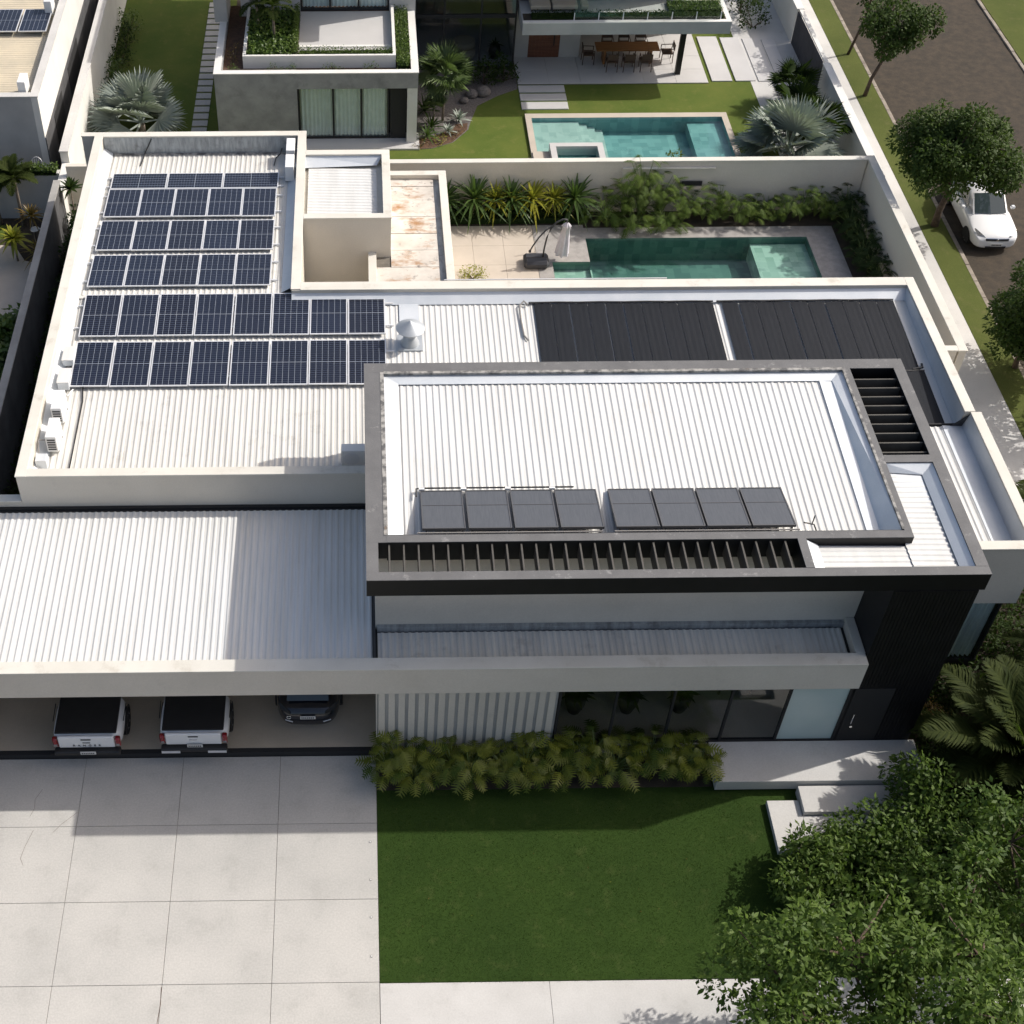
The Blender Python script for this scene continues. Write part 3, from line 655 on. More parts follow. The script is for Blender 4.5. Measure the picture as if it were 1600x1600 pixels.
# pool heating mats
def heater(x0, x1, y0, y1, label, f=RZ, n=10, lift=.075):
    t = thing('pool_heater', label, 'pool heater', ((x0 + x1) / 2, y0, f(y0)))
    w = (x1 - x0) / n; r_ = random.Random(int(x0 * 10))
    for i in range(n):
        g_ = .010 if r_.random() < .75 else .035
        a, b = x0 + i * w + .006, x0 + (i + 1) * w - g_
        mb = MB(); k = 6
        for j in range(k + 1):                                   # shallow ribs across the strip
            xx = a + (b - a) * j / k; h = .002 * (j % 2)
            mb.v += [(xx, y0, f(y0) + lift + h), (xx, y1 + r_.uniform(-.02, .02), f(y1) + lift + h)]
        mb.f = [(2 * j, 2 * j + 2, 2 * j + 3, 2 * j + 1) for j in range(k)]
        mb.build('heater_strip', 'rubber', t, fix=False)
    MB().tube([(x0 - .15, y1 + .03, f(y1) + .10)] + [(x0 + (x1 - x0) * j / 8, y1 + .03 + .015 * (j % 2), f(y1) + .10) for j in range(9)], .028, 8).build('header_pipe', 'pipe', t)
heater(5.30, 10.80, 28.8, 34.02, 'black pool heating mat on the low roof, the left of the two large ones')
heater(11.06, 16.34, 28.8, 34.02, 'black pool heating mat on the low roof, the right of the two large ones')
heater(14.6, 16.45, 28.72, 30.88, 'small black pool heating mat beside the slatted opening', n=3, lift=.11)
MB().tube([(5.12, 33.95, RZ(34) + .1), (5.0, 34.05, RZ(34) + .17), (4.86, 33.9, RZ(34) + .1), (4.86, 33.3, RZ(33.3) + .07), (4.9, 32.6, RZ(32.6) + .07), (5.0, 32.4, RZ(32.4) + .07)], .03, 8).build('heater_hose', 'copper', label='grey hose curling over the roof at the left heater mat', cat='hose')
MB().tube([(16.1, 30.95, RZ(31) + .12), (16.4, 30.98, RZ(31) + .16), (16.45, 31.2, RZ(31) + .1)], .035, 8).build('heater_hose', 'pipe', label='black pipe elbow beside the right gutter', cat='hose')

# air conditioners
def ac(x, y, z, label, rz=0, w=.80, m='white'):
    t = thing('air_conditioner', label, 'air conditioner', (x, y, z), rz, 'outdoor air conditioner units', local=True)
    MB().box(-w / 2, w / 2, -.15, .15, .06, .62).build('casing', m, t, bev=.012)
    mb = MB().lathe([(.22, 0), (.22, .012), (.20, .014)], 0, 0, 20); mb.v = [(a - .08, -.151 - c, b + .33) for a, b, c in mb.v]; mb.build('fan_ring', 'alu', t)
    mb = MB().lathe([(.19, 0), (.19, .010)], 0, 0, 20); mb.v = [(a - .08, -.1525 - c, b + .33) for a, b, c in mb.v]; mb.build('fan_grille', 'char', t)
    for k in range(5): MB().box(-w / 2 - .008, -w / 2 - .001, -.11, .11, .14 + k * .085, .19 + k * .085).build('vent', 'char', t)
    for s_ in (-1, 1): MB().box(s_ * w * .35 - .03, s_ * w * .35 + .03, -.17, .17, 0, .058).build('foot', 'alu', t)
    return t
for y, lab in ((28.35, 'white air conditioner unit nearest the front corner, beside the left parapet'), (29.45, 'white air conditioner unit second from the front along the left parapet')):
    ac(-8.52, y, RZ(y) + .05, lab, R(-90 + 180))
    # rz = 90: the fan faces the roof, the vented side faces the street
for y, lab, dz in ((30.75, 'pale metal equipment box third from the front along the left parapet', .34), (31.75, 'pale metal equipment box farthest along the left parapet', .28)):
    t = thing('equipment_box', lab, 'equipment box', (-8.55, y, RZ(y)))
    MB().box(-8.72, -8.40, y - .32, y + .30, RZ(y) + .06, RZ(y) + dz).build('casing', 'metal', t, bev=.015); MB().box(-8.74, -8.38, y - .34, y + .32, RZ(y) + dz + .001, RZ(y) + dz + .03).build('lid', 'roof', t, bev=.01)
    MB().tube([(-8.5, y - .5, RZ(y) + .1), (-8.42, y - .6, RZ(y) + .1), (-8.3, y - .3, RZ(y) + .08)], .02, 6).build('pipe', 'white', t)
t = thing('equipment_box', 'small galvanised box in the front left roof corner', 'equipment box', (-8.75, 27.5, RZ(27.5)))
MB().box(-8.9, -8.6, 27.35, 27.65, RZ(27.5) + .03, RZ(27.5) + .4).build('casing', 'metal', t, bev=.01); MB().tube([(-8.85, 27.7, 4.6), (-8.87, 28.0, 4.8), (-8.6, 28.1, 4.7)], .02, 6).build('pipe', 'copper', t)
for y, lab in ((42.65, 'white air conditioner at the rear right roof corner, the farther of two'), (41.55, 'white air conditioner at the rear right roof corner, the nearer of two')):
    ac(-2.36, y, RB(y) + .06, lab, R(-90))
ac(-.20, 27.5, RZ(27.5) + .04, 'pale air conditioner tucked against the left edge of the upper roof', 0, .7)

# ------------------------------------------------------------------ plants
def npmesh(name, V, F, tint, m):
    """V (n,3), F (k,4 or 3), tint per vertex"""
    me = bpy.data.meshes.new(name); k = F.shape[1]
    me.vertices.add(len(V)); me.vertices.foreach_set("co", V.astype(np.float32).ravel())
    me.loops.add(F.size); me.loops.foreach_set("vertex_index", F.astype(np.int32).ravel())
    me.polygons.add(len(F)); me.polygons.foreach_set("loop_start", np.arange(0, F.size, k, dtype=np.int32))
    me.polygons.foreach_set("loop_total", np.full(len(F), k, dtype=np.int32))
    a = me.attributes.new("tint", 'FLOAT', 'POINT'); a.data.foreach_set("value", tint.astype(np.float32))
    me.update(); me.validate(); me.materials.append(K[m]); return me

def nrm(a): return a / np.maximum(np.linalg.norm(a, axis=1, keepdims=True), 1e-9)

def leaf_cloud(name, P, D, U, size, wr, m, rs, fold=.25, curl=.2):
    """pointed leaves at P, tips along D, upper side towards U"""
    D = nrm(D); S = nrm(np.cross(D, U)); N = np.cross(S, D); s = size[:, None]
    V = np.stack([P, P + D * s * .5 + S * s * wr / 2 - N * s * fold * wr, P + D * s - N * s * curl, P + D * s * .5 - S * s * wr / 2 - N * s * fold * wr], 1)
    n = len(P); base = np.arange(n)[:, None] * 4
    F = np.concatenate([base + np.array([[0, 1, 2]]), base + np.array([[0, 2, 3]])])
    return npmesh(name, V.reshape(-1, 3), F, np.repeat(rs.random(n), 4), m)

def lump_leaves(centers, radii, per, size, rs, droop=.5, flat=1.0, top=.15):
    """leaves on the skins of many small lumps"""
    P = []; D = []; U = []; S = []
    for c, r in zip(centers, radii):
        n = max(4, int(per * r * r))
        d = nrm(rs.normal(size=(n, 3)) + np.array([0, 0, top])); rad = r * (.55 + .5 * rs.random((n, 1)) ** .6)
        P.append(np.array(c) + d * rad * np.array([1, 1, flat]))
        t = d * .8 + rs.normal(size=(n, 3)) * .55; t[:, 2] -= droop * rs.random(n)
        D.append(t); U.append(d * .6 + np.array([0, 0, .8]) + rs.normal(size=(n, 3)) * .35); S.append(size * (.45 + .9 * rs.random(n)))
    return np.concatenate(P), np.concatenate(D), np.concatenate(U), np.concatenate(S)

def tree(name, label, base, crown, rad, lumps, per, lsize, m, seed, trunk_r=.1, fork=.35, wr=.5, group=None, lump_r=(.35, .6), hollow=.35, cat='tree', stems=1, droop=.5):
    """base (x,y,z), crown centre (x,y,z), rad (rx,ry,rz)"""
    rs = np.random.RandomState(seed); base = np.array(base, float); crown = np.array(crown, float); rad = np.array(rad, float)
    d = nrm(rs.normal(size=(lumps, 3))); rr = hollow + (1 - hollow) * rs.random((lumps, 1)) ** .5
    wob = 1 + .22 * np.sin(d[:, :1] * 5 + seed) * np.cos(d[:, 1:2] * 4 + seed * 2)
    C = crown + d * rr * wob * rad; LR = rs.uniform(*lump_r, lumps)
    t = thing(name, label, cat, tuple(base), group=group)
    tr = MB()
    fk = base + (crown - base) * fork + rs.normal(size=3) * .05
    mid = (base + fk) / 2 + rs.normal(size=3) * .06
    tr.tube([base - np.array([0, 0, .1]), mid, fk], [trunk_r * 1.25, trunk_r, trunk_r * .85], 8)
    idx = rs.choice(lumps, min(lumps, 9 + lumps // 4), replace=False)
    mains = []
    for k in range(5):
        a = 2 * math.pi * k / 5 + rs.rand(); e = crown + np.array([math.cos(a), math.sin(a), .1 + .5 * rs.rand()]) * rad * .5
        mains.append(e); tr.tube([fk, (fk + e) / 2 + rs.normal(size=3) * .1, e], [trunk_r * .6, trunk_r * .45, trunk_r * .3], 6)
    for i in idx:
        mb_ = min(mains, key=lambda q: np.linalg.norm(q - C[i]))
        tr.tube([mb_, (mb_ + C[i]) / 2 + rs.normal(size=3) * .06, C[i]], [trunk_r * .28, trunk_r * .2, trunk_r * .08], 5)
    tr.build('trunk', 'trunk', t, smooth=True, fix=False)
    P, D, U, S = lump_leaves(C, LR, per, lsize, rs, droop)
    off = np.array(base)
    o = link('crown', leaf_cloud('crown', P - off, D, U, S, wr, m, rs), t)
    return t

def shrub(name, label, cx, cy, z0, rx, ry, h, n, per, lsize, m, seed, wr=.5, cat='shrub', group=None, lr=(.14, .26), droop=.3):
    rs = np.random.RandomState(seed); t = thing(name, label, cat, (cx, cy, z0), group=group)
    d = nrm(rs.normal(size=(n, 3))); d[:, 2] = np.abs(d[:, 2]); rr = .35 + .65 * rs.random((n, 1)) ** .5
    C = np.array([0, 0, h * .15]) + d * rr * np.array([rx, ry, h * .8])
    st = MB()
    for i in range(min(n, 7)): st.tube([(0, 0, -.03), tuple(C[i] * .55 + np.array([0, 0, .02])), tuple(C[i])], [.022, .016, .008], 5)
    me = st.mesh('stem', m='trunk', fix=False); link('stem', me, t)
    P, D, U, S = lump_leaves(C, rs.uniform(*lr, n), per, lsize, rs, droop, top=.5)
    link('foliage', leaf_cloud('foliage', P, D, U, S, wr, m, rs), t); return t

def hedge(name, label, x0, x1, y0, y1, z0, z1, n, lsize, m, seed, wr=.55, cat='hedge', group=None):
    rs = np.random.RandomState(seed); c = np.array([(x0 + x1) / 2, (y0 + y1) / 2, z0])
    P = rs.random((n, 3)) * np.array([x1 - x0, y1 - y0, z1 - z0]) + np.array([x0, y0, z0]) - c
    P[:, 2] = (z1 - z0) * (1 - rs.random(n) ** 2 * .9) + rs.normal(size=n) * .03
    D = rs.normal(size=(n, 3)) * .8 + np.array([0, 0, .35]); U = rs.normal(size=(n, 3)) * .5 + np.array([0, 0, 1])
    t = thing(name, label, cat, tuple(c), group=group)
    link('foliage', leaf_cloud('foliage', P, D, U, lsize * (.6 + .7 * rs.random(n)), wr, m, rs), t)
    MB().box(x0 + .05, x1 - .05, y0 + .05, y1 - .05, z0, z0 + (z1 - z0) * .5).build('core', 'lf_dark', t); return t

def fan_frond(R_, pet, nseg, spread, m, seed, split=.5, droop=.25, pleat=.03):
    """fan palm leaf: stalk along +Y, joined pleats splitting into free tips"""
    rs = np.random.RandomState(seed); V = []; F = []; T = []
    hub = np.array([0, pet, 0.]); V.append(hub); T.append(.3)
    ang = np.linspace(-spread, spread, nseg + 1)
    z = lambda r, a: -droop * (r / R_) ** 2 * R_ * (.5 + .5 * abs(a) / spread) + .12 * R_ * abs(math.sin(a))
    inner = []
    for k, a in enumerate(ang):
        r = R_ * split * (.92 + .16 * rs.rand()); inner.append(len(V)); V.append(hub + np.array([math.sin(a) * r, math.cos(a) * r, z(r, a) + pleat * (-1) ** k])); T.append(.4)
    for k in range(nseg):
        a = (ang[k] + ang[k + 1]) / 2 + rs.normal() * .012; r = R_ * (.88 + .16 * rs.rand()) * (1 - .18 * (abs(a) / spread) ** 2)
        tint = rs.rand(); i = len(V)
        V.append(hub + np.array([math.sin(a) * r, math.cos(a) * r, z(r, a) - droop * .25 * R_ * rs.rand()])); T.append(.4 + .6 * tint)
        F += [(0, inner[k], i), (0, i, inner[k + 1])]
    # stalk
    w = .012 + .012 * R_
    for (y, zz, ww) in ((0, 0, w * 1.5), (pet, 0, w)):
        for x in (-ww, ww): V.append(np.array([x, y, zz])); T.append(.1)
    n = len(V); F += [(n - 4, n - 3, n - 1), (n - 4, n - 1, n - 2)]
    return npmesh('frond', np.array(V), np.array(F), np.array(T), m)

def feather_frond(L, n, ll, m, seed, arch=.5, vee=.35, wid=.022):
    """feather palm leaf: arching rib along +Y with leaflets on both sides"""
    rs = np.random.RandomState(seed); V = []; F = []; T = []
    def rib(s): return np.array([0, L * s * (1 - .18 * arch * s * s), L * (.28 * s - arch * .75 * s * s)])
    for k in range(n):
        s = .12 + .88 * k / (n - 1); p = rib(s); tg = rib(min(s + .02, 1.02)) - rib(s - .02); tg /= np.linalg.norm(tg)
        up = np.cross(np.array([1., 0, 0]), tg); l = ll * (math.sin(math.pi * (.12 + .86 * s)) ** .7) * (.85 + .3 * rs.rand())
        for sd in (-1, 1):
            d = np.array([sd, 0, 0]) * .8 + tg * (.55 + .15 * rs.rand()) + up * vee * rs.uniform(.2, 1); d /= np.linalg.norm(d)
            w = np.cross(d, up); w = w / np.linalg.norm(w) * wid; i = len(V); tt = rs.rand()
            V += [p - w * .5, p + w * .5, p + d * l * .55 + w - up * .02 * l, p + d * l - np.array([0, 0, .22 * l]), p + d * l * .55 - w - up * .02 * l]; T += [tt] * 5
            F += [(i, i + 1, i + 2), (i, i + 2, i + 4), (i + 4, i + 2, i + 3)]
    ks = 8
    for k in range(ks):
        a, b = rib(k / ks), rib((k + 1) / ks); w = .018 * (1 - .8 * k / ks); i = len(V)
        V += [a + np.array([-w, 0, .005]), a + np.array([w, 0, .005]), b + np.array([w * .8, 0, .005]), b + np.array([-w * .8, 0, .005])]; T += [.8] * 4; F += [(i, i + 1, i + 2), (i, i + 2, i + 3)]
    return npmesh('frond', np.array(V), np.array(F), np.array(T), m)

def lobed_leaf(L, W, lobes, m, seed, gap=.42, droop=.25, join=.27):
    """split leaf: broad blade cut into fingers on each side of the mid rib"""
    rs = np.random.RandomState(seed); V = []; F = []; T = []
    zz = lambda x, y: -droop * L * (y / L) ** 2 - .25 * abs(x) ** 1.3 + .02
    t0 = rs.rand() * .5
    def P(x, y): V.append(np.array([x, y, zz(x, y)])); T.append(t0 + .35 * rs.rand()); return len(V) - 1
    for sd in (-1, 1):
        prev = None
        for k in range(lobes):
            s0, s1 = k / lobes, (k + 1) / lobes; sm = (s0 + s1) / 2
            w = W / 2 * (math.sin(math.pi * (.16 + .78 * sm)) ** .7) * (.9 + .2 * rs.rand()); f = L * .16
            a = P(0, L * s0); b = P(0, L * s1); c = P(sd * w * join, L * s1 - .03 * L + f * .2); d = P(sd * w * join, L * (s0 + gap / lobes * .35) + f * .22)
            e = P(sd * w, L * (sm + .10 / lobes) + f * 1.05); h = P(sd * w * .78, L * (s0 + gap / lobes * .75) + f * .75)
            F += [(a, b, c), (a, c, d), (d, c, e), (d, e, h)] if sd > 0 else [(a, c, b), (a, d, c), (d, e, c), (d, h, e)]
    a = P(-.03 * W, L * .95); b = P(.03 * W, L * .95); c = P(0, L * 1.12); F.append((a, b, c))
    return npmesh('leaf', np.array(V), np.array(F), np.array(T), m)

def strap_mesh(n, L, w, m, seed, lo=10, hi=80, arch=.6, twist=.3, name='leaves'):
    """rosette of arching strap leaves"""
    rs = np.random.RandomState(seed); V = []; F = []; T = []
    for k in range(n):
        az = 2 * math.pi * (k * .382 + .05 * rs.rand()); el = R(lo + (hi - lo) * (k / n) ** .9 + rs.normal() * 5); l = L * rs.uniform(.75, 1.12); tt = rs.rand()
        o = np.array([math.cos(az), math.sin(az), 0]); s = np.array([-math.sin(az), math.cos(az), 0])
        seg = 5; i = len(V)
        for j in range(seg + 1):
            u = j / seg; r = l * u * math.cos(el) * (1 + .1 * u); z = l * (u * math.sin(el) - arch * u * u * (.35 + .5 * math.cos(el)))
            ww = w * (1 - u ** 2.2) * (.6 + .8 * min(1, u * 3)) * .5
            c = o * r + np.array([0, 0, z]); V += [c - s * ww, c + s * ww + np.array([0, 0, twist * ww])]; T += [tt, tt]
        for j in range(seg): F.append((i + 2 * j, i + 2 * j + 1, i + 2 * j + 3, i + 2 * j + 2))
    return npmesh(name, np.array(V), np.array(F), np.array(T), m)

def leaf_object(nm, me, t, loc, az, el, roll=0, s=1.0):
    o = link(nm, me, t); o.location = loc
    o.rotation_euler = (Matrix.Rotation(az, 4, 'Z') @ Matrix.Rotation(el, 4, 'X') @ Matrix.Rotation(roll, 4, 'Y')).to_euler(); o.scale = (s, s, s); return o

def fan_palm(label, x, y, z, trunk_h, meshes, n, seed, lo=-15, hi=75, s=1.0, trunk_r=.09, lean=(0, 0), name='fan_palm', group=None, old=0):
    rs = random.Random(seed); t = thing(name, label, 'palm', (x, y, z), group=group, local=True)
    top = (lean[0], lean[1], trunk_h)
    MB().tube([(0, 0, -.05), (lean[0] * .3, lean[1] * .3, trunk_h * .5), top], [trunk_r * 1.2, trunk_r, trunk_r * .9], 10).build('trunk', 'palmtrunk', t, smooth=True, fix=False)
    for k in range(n):
        az = k * 2.399 + rs.uniform(-.25, .25); el = R(lo + (hi - lo) * (k / max(1, n - 1)) ** 1.0 + rs.uniform(-6, 6))
        leaf_object('frond', meshes[k % len(meshes)], t, (top[0], top[1], top[2] + .01 * k), az, el, rs.uniform(-.5, .5), s * rs.uniform(.85, 1.1))
    return t

def strap_plant(name, label, x, y, z, stem, me, cat='plant', group=None, az=0, s=1.0, heads=None):
    t = thing(name, label, cat, (x, y, z), group=group, local=True)
    for (dx, dy, h) in (heads or [(0, 0, stem)]):
        if h > .08: MB().tube([(0, 0, -.03), (dx * .4, dy * .4, h * .5), (dx, dy, h)], [.045, .035, .03], 7).build('stem', 'palmtrunk', t, smooth=True, fix=False)
        o = link('leaves', me, t); o.location = (dx, dy, h); o.rotation_euler = (0, 0, az + dx * 3); o.scale = (s, s, s)
    return t

def lobed_plant(name, label, x, y, z, h, meshes, n, seed, spread=.35, s=1.0, group=None, cat='plant', lo=-35, hi=25):
    rs = random.Random(seed); t = thing(name, label, cat, (x, y, z), group=group, local=True)
    st = MB(); pos = []
    for k in range(n):
        az = k * 2.399 + rs.uniform(-.4, .4); r = spread * rs.uniform(.25, 1); hh = h * rs.uniform(.45, 1.05) * (1 - .25 * r / spread)
        p = (r * math.sin(-az), r * math.cos(-az), hh); pos.append((p, az))
        st.tube([(0, 0, 0), (p[0] * .4, p[1] * .4, hh * .7), p], [.014, .011, .008], 5)
    st.build('stalks', 'petiole', t, fix=False)
    for k, (p, az) in enumerate(pos):
        leaf_object('leaf', meshes[k % len(meshes)], t, p, az, R(rs.uniform(lo, hi)), rs.uniform(-.35, .35), s * rs.uniform(.7, 1.15))
    return t

# ------------------------------------------------------------------ front garden
MON = [lobed_leaf(.35, .37, 6, 'lf_mon', 10 + i) for i in range(4)] + [lobed_leaf(.30, .30, 5, 'lf_phil', 20)]
mx = [.55, .85, 1.25, 1.75, 2.25, 2.7, 3.2, 3.7, 4.15, 4.6, 5.1, 5.55, 6.0, 6.5, 7.0, 7.45, 7.95, 8.4, 8.8]
for i, x in enumerate(mx):
    y = 20.28 + .25 * math.sin(i * 2.3) - .1 * math.sin(x * .7)
    lobed_plant('split_leaf_plant', f'green split-leaf plant in the front bed, {ORD[i]} counted from the driveway', x, y, 0, 1.05 + .18 * math.sin(i * 1.7), MON, 34, 100 + i, .50, 1.0, 'split-leaf plants in front of the house')
MB().box(.32, 9.0, 19.75, 20.83, -.003, .02).build('planting_bed', 'soil', kind='structure')

def crack(pts, w=.007):
    mb = MB()
    for (a, b), (c, d) in zip(pts, pts[1:]):
        n = Vector((d - b, a - c, 0)).normalized() * w / 2; mb.quad((a + n.x, b + n.y, .0035), (c + n.x, d + n.y, .0035), (c - n.x, d - n.y, .0035), (a - n.x, b - n.y, .0035))
    mb.build('crack', 'bark', drive, fix=False)
crack([(-7.36, 19.2), (-7.55, 19.02), (-7.72, 18.86), (-7.9, 18.62)]); crack([(-8.35, 19.9), (-8.5, 19.6), (-8.47, 19.35), (-8.55, 19.1)]); crack([(-8.4, 18.7), (-8.55, 18.2), (-8.6, 17.9), (-8.5, 17.7)]); crack([(-4.78, 14.5), (-4.76, 14.1), (-4.8, 13.6), (-4.79, 13.0)], .012)

# grass blades that roughen the lawn
rs = np.random.RandomState(3)
def grass(name, x0, x1, y0, y1, n, h, label, m='blade', holes=()):
    P = np.stack([rs.uniform(x0, x1, n), rs.uniform(y0, y1, n), np.full(n, -.004)], 1)
    for a, b, c, d in holes: P = P[~((P[:, 0] > a) & (P[:, 0] < b) & (P[:, 1] > c) & (P[:, 1] < d))]
    k = len(P); off = np.array([(x0 + x1) / 2, (y0 + y1) / 2, 0])
    D = rs.normal(size=(k, 3)) * .8 + np.array([0, 0, .4]); S = nrm(np.cross(D, rs.normal(size=(k, 3))))
    hh = (h * (.5 + rs.random(k)))[:, None]
    V = np.stack([P - S * .005, P + S * .005, P + nrm(D) * hh], 1).reshape(-1, 3) - off
    tint = np.repeat(np.clip(.5 + .25 * np.sin(P[:, 0] * 1.3) * np.sin(P[:, 1] * 1.7 + 1) + rs.normal(size=k) * .2, 0, 1), 3)
    o = link(name, npmesh(name, V, np.arange(3 * k).reshape(-1, 3), tint, m)); o.location = off
    return tag(o, label, 'grass', kind='stuff')
grass('grass', .33, 14.2, 14.5, 20.7, 150000, .030, 'short green grass of the front lawn', holes=((9.0, 14.4, 19.6, 20.9), (11.1, 14.3, 18.7, 19.6), (10.25, 14.1, 17.7, 19.25), (.3, 9.05, 19.85, 20.9)))
# fallen leaves on the lawn
for i in range(24):
    x, y = rng.uniform(.6, 10.5), rng.uniform(14.8, 19.4); s = rng.uniform(.014, .028); a = rng.uniform(0, 6.28)
    c, s2 = math.cos(a) * s, math.sin(a) * s
    MB().add([(x + c, y + s2, .035), (x - s2 * .5, y + c * .5, .05), (x - c, y - s2, .035), (x + s2 * .5, y - c * .5, .045)], ((0, 1, 2, 3),)).build('fallen_leaf', 'lf_rust' if i % 4 else 'lf_yel', label='tiny dry leaf lying on the front lawn', cat='leaf', group='fallen leaves on the front lawn', fix=False)

# big tree in the corner
tree('garden_tree', 'large leafy tree with dense crown in the bottom right corner', (12.9, 11.2, 0), (11.2, 12.2, 3.4), (4.7, 2.5, 1.4), 130, 1000, .16, 'lf_tree', 7, trunk_r=.15, fork=.4, wr=.45, lump_r=(.32, .6), hollow=.25, droop=.9)
tree('garden_tree', 'slender leafy tree at the right edge behind the corner tree', (15.4, 14.6, 0), (14.9, 15.4, 2.6), (2.3, 1.9, 1.2), 60, 1000, .15, 'lf_tree', 8, trunk_r=.09, fork=.4, wr=.45, lump_r=(.3, .55), hollow=.3, droop=.8)
tree('garden_bush', 'spreading pale green bush between the lawn and the lowest step', (11.4, 16.3, 0), (11.5, 16.8, .8), (1.9, 1.3, .5), 74, 1000, .15, 'lf_tree', 9, trunk_r=.05, fork=.3, wr=.42, lump_r=(.25, .45), hollow=.2, droop=.9, cat='bush')
tree('garden_bush', 'leafy bush covering the right half of the lowest step', (12.9, 17.5, 0), (12.8, 17.6, .95), (1.2, .8, .55), 40, 1000, .15, 'lf_tree', 17, trunk_r=.04, fork=.3, wr=.45, lump_r=(.22, .42), hollow=.2, droop=.9, cat='bush')
tree('garden_bush', 'upright leafy bush at the right end of the entrance steps', (13.9, 18.5, 0), (13.75, 18.7, 1.25), (.75, .9, .9), 30, 1000, .15, 'lf_tree', 10, trunk_r=.04, fork=.3, wr=.45, lump_r=(.22, .4), hollow=.2, droop=.9, cat='bush')
tree('garden_bush', 'dense green bush behind the upright one towards the palm', (15.0, 17.6, 0), (15.0, 17.5, 1.2), (1.3, 1.1, .9), 36, 900, .15, 'lf_tree', 16, trunk_r=.04, fork=.3, wr=.45, lump_r=(.25, .45), hollow=.2, droop=.9, cat='bush')
# feathery palms right of the entrance
FE = [feather_frond(2.3, 74, .5, 'lf_palm', i, arch=.62) for i in range(3)]
def feather_palm(label, x, y, h, n, seed, s=1.0, lo=5, hi=75, name='feather_palm', meshes=None, z=0, tr=.13):
    r_ = random.Random(seed); t = thing(name, label, 'palm', (x, y, z), local=True)
    MB().tube([(0, 0, -.05), (0, 0, h * .6), (0, 0, h)], [tr * 1.3, tr, tr * .8], 10).build('trunk', 'palmtrunk', t, smooth=True, fix=False)
    for k in range(n):
        leaf_object('frond', (meshes or FE)[k % 3], t, (0, 0, h), k * 2.399 + r_.uniform(-.2, .2), R(lo + (hi - lo) * k / n + r_.uniform(-5, 5)), r_.uniform(-.25, .25), s * r_.uniform(.85, 1.1))
    return t
feather_palm('broad dark feather palm right of the black entrance wall', 16.6, 19.7, 1.0, 36, 1, 1.35)
feather_palm('feather palm whose fronds reach past the right side of the house', 19.3, 26.6, 2.6, 16, 2, .95)
feather_palm('feather palm at the right edge beyond the corner window', 18.9, 22.2, 1.6, 18, 3, 1.1)
shrub('shrub', 'yellowish green shrub against the black entrance wall', 15.1, 20.6, 0, .7, .6, 1.0, 26, 900, .10, 'lf_hedge', 31, wr=.25)
shrub('shrub', 'reddish shrub at the right foot of the black wall', 15.3, 21.6, 0, .45, .4, .8, 14, 800, .09, 'lf_rust', 32, wr=.25)
shrub('shrub', 'dark shrub in the side garden behind the entrance landing', 15.9, 17.9, 0, .8, .8, .8, 24, 700, .12, 'lf_dark', 33)
shrub('shrub', 'dark shrub under the right edge palm', 18.0, 20.4, 0, .9, .9, .9, 22, 700, .12, 'lf_dark', 34)
shrub('shrub', 'dark spreading shrub beside the black wall base', 16.0, 22.4, 0, .9, .8, .6, 24, 700, .12, 'lf_dark', 36)
shrub('shrub', 'dark shrub between the two right edge palms', 19.2, 24.0, 0, .9, .9, .9, 24, 600, .13, 'lf_dark', 37)
shrub('shrub', 'dark low shrub in front of the broad palm', 17.4, 17.8, 0, .9, .8, .7, 24, 600, .13, 'lf_dark', 38)
shrub('shrub', 'dark shrub under the corner window', 17.9, 24.3, 0, .7, .9, .9, 22, 700, .12, 'lf_dark', 35)

def cover(name, label, x0, x1, y0, y1, n, lsize, m, seed, z1=.3):
    r2 = np.random.RandomState(seed); c = np.array([(x0 + x1) / 2, (y0 + y1) / 2, 0])
    P = np.stack([r2.uniform(x0, x1, n), r2.uniform(y0, y1, n), r2.uniform(.02, z1, n)], 1) - c
    o = link(name, leaf_cloud(name, P, r2.normal(size=(n, 3)) + np.array([0, 0, .2]), r2.normal(size=(n, 3)) * .5 + np.array([0, 0, 1]), lsize * r2.uniform(.6, 1.3, n), .5, m, r2)); o.location = c
    return tag(o, label, 'ground cover', kind='stuff')
cover('ground_cover', 'dark leafy ground cover in the garden right of the house', 14.45, 20.4, 14.6, 26.9, 16000, .16, 'lf_dark', 77)
cover('ground_cover', 'dark leafy ground cover in the left side passage', -10.95, -9.25, 26.8, 45.3, 9000, .18, 'lf_dark', 78, .6)

# ------------------------------------------------------------------ street trees
tree('street_tree', 'round dense street tree shading the white parked car', (22.1, 44.7, 0), (22.0, 44.5, 3.4), (1.95, 1.85, 1.4), 110, 1250, .14, 'lf_street', 11, trunk_r=.13, fork=.4, wr=.55, group='street trees', lump_r=(.35, .58))
tree('street_tree', 'open street tree with a forked trunk at the top', (21.9, 54.4, 0), (22.4, 54.3, 3.4), (1.45, 1.4, 1.1), 46, 1000, .15, 'lf_street', 12, trunk_r=.08, fork=.5, wr=.6, group='street trees', lump_r=(.3, .52), hollow=.2)
tree('street_tree', 'small thin street tree farthest up the verge', (22.05, 58.0, 0), (22.7, 58.2, 3.3), (1.2, 1.2, 1.0), 18, 700, .15, 'lf_street', 13, trunk_r=.06, fork=.6, wr=.6, group='street trees', lump_r=(.3, .5))
tree('street_tree', 'bushy street tree cut by the right edge of the photo', (22.4, 36.3, 0), (22.5, 36.3, 2.3), (1.5, 1.5, 1.45), 70, 1200, .14, 'lf_street', 14, trunk_r=.09, fork=.3, wr=.55, group='street trees', lump_r=(.32, .55))
tree('street_tree', 'street tree just out of frame whose shadow falls on the sidewalk', (23.6, 33.4, -.1), (23.7, 33.6, 3.3), (1.9, 2.0, 1.2), 36, 600, .18, 'lf_street', 15, trunk_r=.1, fork=.4, wr=.55, group='street trees', lump_r=(.35, .6))

